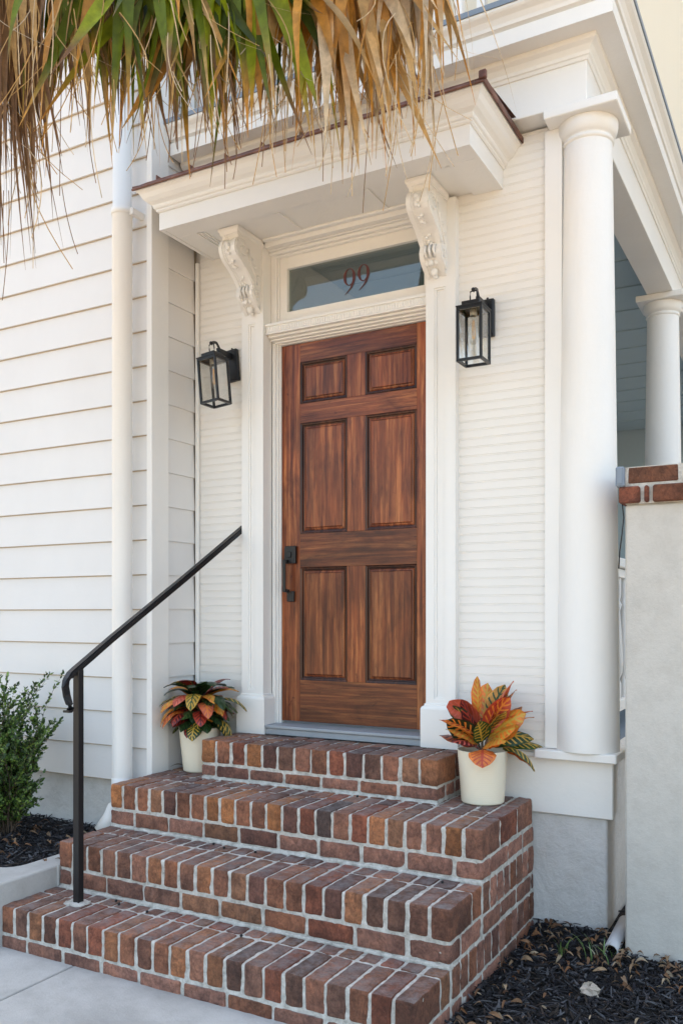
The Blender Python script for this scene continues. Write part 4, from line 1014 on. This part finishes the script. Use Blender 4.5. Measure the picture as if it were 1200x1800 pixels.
# ================================================================ palm overhead
random.seed(77)
palm = thing('palm_tree', 'palm tree with hanging green and dry orange brown fronds over the entrance', 'palm tree', (-5.0, .9, G))
mb = MB(); pts = [(-5.0, .9, -1.45), (-4.97, .91, 0), (-4.90, .95, 1.6), (-4.80, 1.0, 3.5)]
mb.tube(pts, [.20, .17, .16, .19], 20); mb.build('trunk', M['bark'], palm)
CR = Vector((-4.78, 1.0, 3.65))
TAN, BRN, ORB, GRN, LGR, PAL = (.54, .34, .14), (.22, .12, .058), (.58, .28, .06), (.11, .155, .008), (.27, .33, .018), (.62, .49, .33)
def blade(mb, hub, top, tip, w, c0, c1, tipfrac, sway):
    """a pleated leaf segment: leaves the hub, passes over 'top' and hangs to 'tip'"""
    n = 14; P0, P1, P2 = Vector(hub), Vector(top), Vector(tip); vs = []; cols = []
    yaw = .505+random.gauss(0, .55); s0 = Vector((math.cos(yaw), math.sin(yaw), 0))
    tw = random.uniform(-.8, .8); ph = random.uniform(0, 6)
    for i in range(n+1):
        t = i/n; p = P0*(1-t)**2+P1*2*t*(1-t)+P2*t*t
        p = p+Vector((math.sin(ph+t*4)*sway, math.cos(ph*1.3+t*5)*sway, 0))*t*t
        a = tw*t; s_ = Vector((s0.x*math.cos(a)-s0.y*math.sin(a), s0.x*math.sin(a)+s0.y*math.cos(a), 0)); nn = Vector((-s_.y, s_.x, 0))
        wd = w/2*(min(1, .35+t*2.2))*(1 if t < .66 else max(.03, max(0, 1-(t-.66)/.34)**1.2))
        vs += [p-s_*wd, p+nn*wd*.35, p+s_*wd]
        f = min(1, max(0, (t-tipfrac)/.14)); c = tuple(c0[k]*(1-f)+c1[k]*f for k in range(3)); cols += [c]*3
    mb.add(vs, [(i*3+k, i*3+k+1, (i+1)*3+k+1, (i+1)*3+k) for i in range(n) for k in (0, 1)], True, cols)
def thread(mb, a, b, c, w=.0012):
    P0, P1, P2 = Vector(a), Vector(b), Vector(c); n = 8; mb.add(*(lambda vs: (vs, [(2*i, 2*i+1, 2*i+3, 2*i+2) for i in range(n)], True))([q for i in range(n+1) for q in ((P0*(1-i/n)**2+P1*2*(i/n)*(1-i/n)+P2*(i/n)**2)-Vector((w, w*.6, 0)), (P0*(1-i/n)**2+P1*2*(i/n)*(1-i/n)+P2*(i/n)**2)+Vector((w, w*.6, 0)))]))
def frond(hub, spread, zt0, zt1, n, kind, wid=.030):
    """fan leaf: hub, half spread along the fan's width direction, tips between zt0 and zt1"""
    hub = Vector(hub); mb = MB(); out = (hub-CR); out.z = 0
    wdir = Vector((.875, .484, 0))
    for i in range(int(n*1.15)):
        s_ = random.uniform(-1, 1); q = abs(s_)
        x = hub+wdir*(s_*spread)+Vector((.484, -.875, 0))*random.gauss(0, .06)
        zt_ = zt0-.06+(zt1-zt0)*random.random()**1.3+.10*q*q
        jx = random.gauss(0, .05) if random.random() < .7 else random.gauss(0, .15)
        tip = Vector((x.x+wdir.x*jx, x.y+wdir.y*jx, zt_))
        top = hub+wdir*(s_*spread*random.uniform(.55, 1.05))+Vector((0, 0, random.uniform(-.22, .10)))
        if kind == 'green':
            c0 = random.choice([GRN, GRN, LGR, (.055, .085, .012)]); c1 = random.choice([TAN, BRN, ORB]); tf = random.uniform(.70, .90)
            if random.random() < .13: c0 = random.choice([TAN, ORB])
        elif kind == 'mixed':
            c0 = random.choice([GRN, TAN, LGR, ORB, BRN]); c1 = random.choice([TAN, BRN]); tf = random.uniform(.4, .75)
        elif kind == 'orange':
            c0 = random.choice([ORB, ORB, TAN, (.30, .15, .05)]); c1 = random.choice([TAN, PAL, ORB]); tf = random.uniform(.5, .8)
        elif kind == 'pale': c0 = random.choice([PAL, TAN, BRN]); c1 = PAL; tf = .5
        else: c0 = random.choice([BRN, BRN, TAN, (.24, .13, .07)]); c1 = BRN; tf = .6
        k = random.uniform(.75, 1.25); c0 = tuple(v*k for v in c0)
        wb = wid*random.uniform(.55, 1.45)*(.4 if kind == 'pale' else 1)
        blade(mb, hub, top, tip, wb, c0, c1, tf, random.uniform(.01, .075))
        if random.random() < .3:
            mb.cur = random.choice([TAN, BRN, PAL]); e1 = tip+Vector((random.gauss(0, .04), random.gauss(0, .03), random.uniform(-.16, .02)))
            thread(mb, tip+Vector((0, 0, .22)), tip+Vector((random.gauss(0, .03), 0, .08)), e1)
        if random.random() < .25:
            mb.cur = random.choice([TAN, PAL]); thread(mb, tip+Vector((0, 0, .35)), tip+Vector((random.gauss(0, .09), random.gauss(0, .05), .25)), tip+Vector((random.gauss(0, .13), random.gauss(0, .08), random.uniform(-.05, .2))), .0016)
    o = mb.build('frond', M['palm'], palm)
    m2 = MB(); mid = (CR+hub)/2+Vector((0, 0, .35)); m2.cur = GRN if kind in ('green', 'mixed') else BRN
    m2.tube([CR, mid, hub+Vector((0, 0, .06)), hub], [.022, .016, .013, .010], 8); m2.build('petiole', M['palm'], o)
def W(u, wd, z):   # point wd metres out along a horizontal bearing u (bearing given as right-offset per metre of depth)
    return (wd*(-.4837+.8752*u), wd*(.8752+.4837*u), z)
for u, wd, zh, sp, z0, z1, n, kind, wid in [
    (-.405, 3.00, 2.65, .12, 1.18, 1.75, 58, 'brown', .040), (-.385, 2.9, 2.6, .08, 1.34, 1.8, 22, 'brown', .034),
    (-.345, 2.80, 2.36, .22, 1.62, 1.95, 34, 'mixed', .034), (-.300, 2.95, 2.45, .24, 1.58, 2.0, 40, 'green', .040),
    (-.240, 2.70, 2.18, .30, 1.50, 1.85, 34, 'green', .040), (-.180, 2.90, 2.42, .28, 1.56, 1.95, 42, 'green', .048),
    (-.120, 2.75, 2.18, .32, 1.50, 1.85, 40, 'green', .046), (-.065, 2.95, 2.48, .26, 1.55, 2.0, 38, 'green', .044),
    (-.010, 2.80, 2.22, .28, 1.50, 1.85, 34, 'orange', .040), (.045, 2.95, 2.52, .26, 1.58, 1.98, 42, 'orange', .040),
    (.085, 2.80, 2.40, .13, 1.55, 1.95, 20, 'orange', .030), (.110, 2.95, 2.50, .10, 1.68, 2.0, 7, 'pale', .020),
    (-.25, 3.15, 2.60, .30, 1.85, 2.15, 26, 'green', .04), (-.02, 3.15, 2.62, .3, 1.85, 2.2, 26, 'mixed', .036)]:
    frond(W(u, wd, zh), sp, z0, z1, n, kind, wid)

# ================================================================ neighbouring building far right
nb = thing('neighbouring_house', 'pale cream neighbouring house with white porch posts beyond the cornice', 'house', (2.0, 14, G))
mb = MB(); mb.box(-3.0, 14, 13.5, 20, -1.42, 17); mb.build('wall', M['cream'], nb)
for x in (-1.97, -.4): 
    mb = MB(); mb.box(x-.12, x+.12, 12.5, 12.74, -1.42, 13, .01); mb.build('post', M['white'], nb)
mb = MB(); mb.box(-1.84, -1.62, 13.44, 13.499, 5, 9.5, .01); mb.build('shutter', paint('pale_green_shutter', (.55, .62, .48)), nb)
mb = MB(); mb.box(-3.0, 6, 12.3, 13.43, 6.3, 6.8, .02); mb.build('floor_band', M['white'], nb)
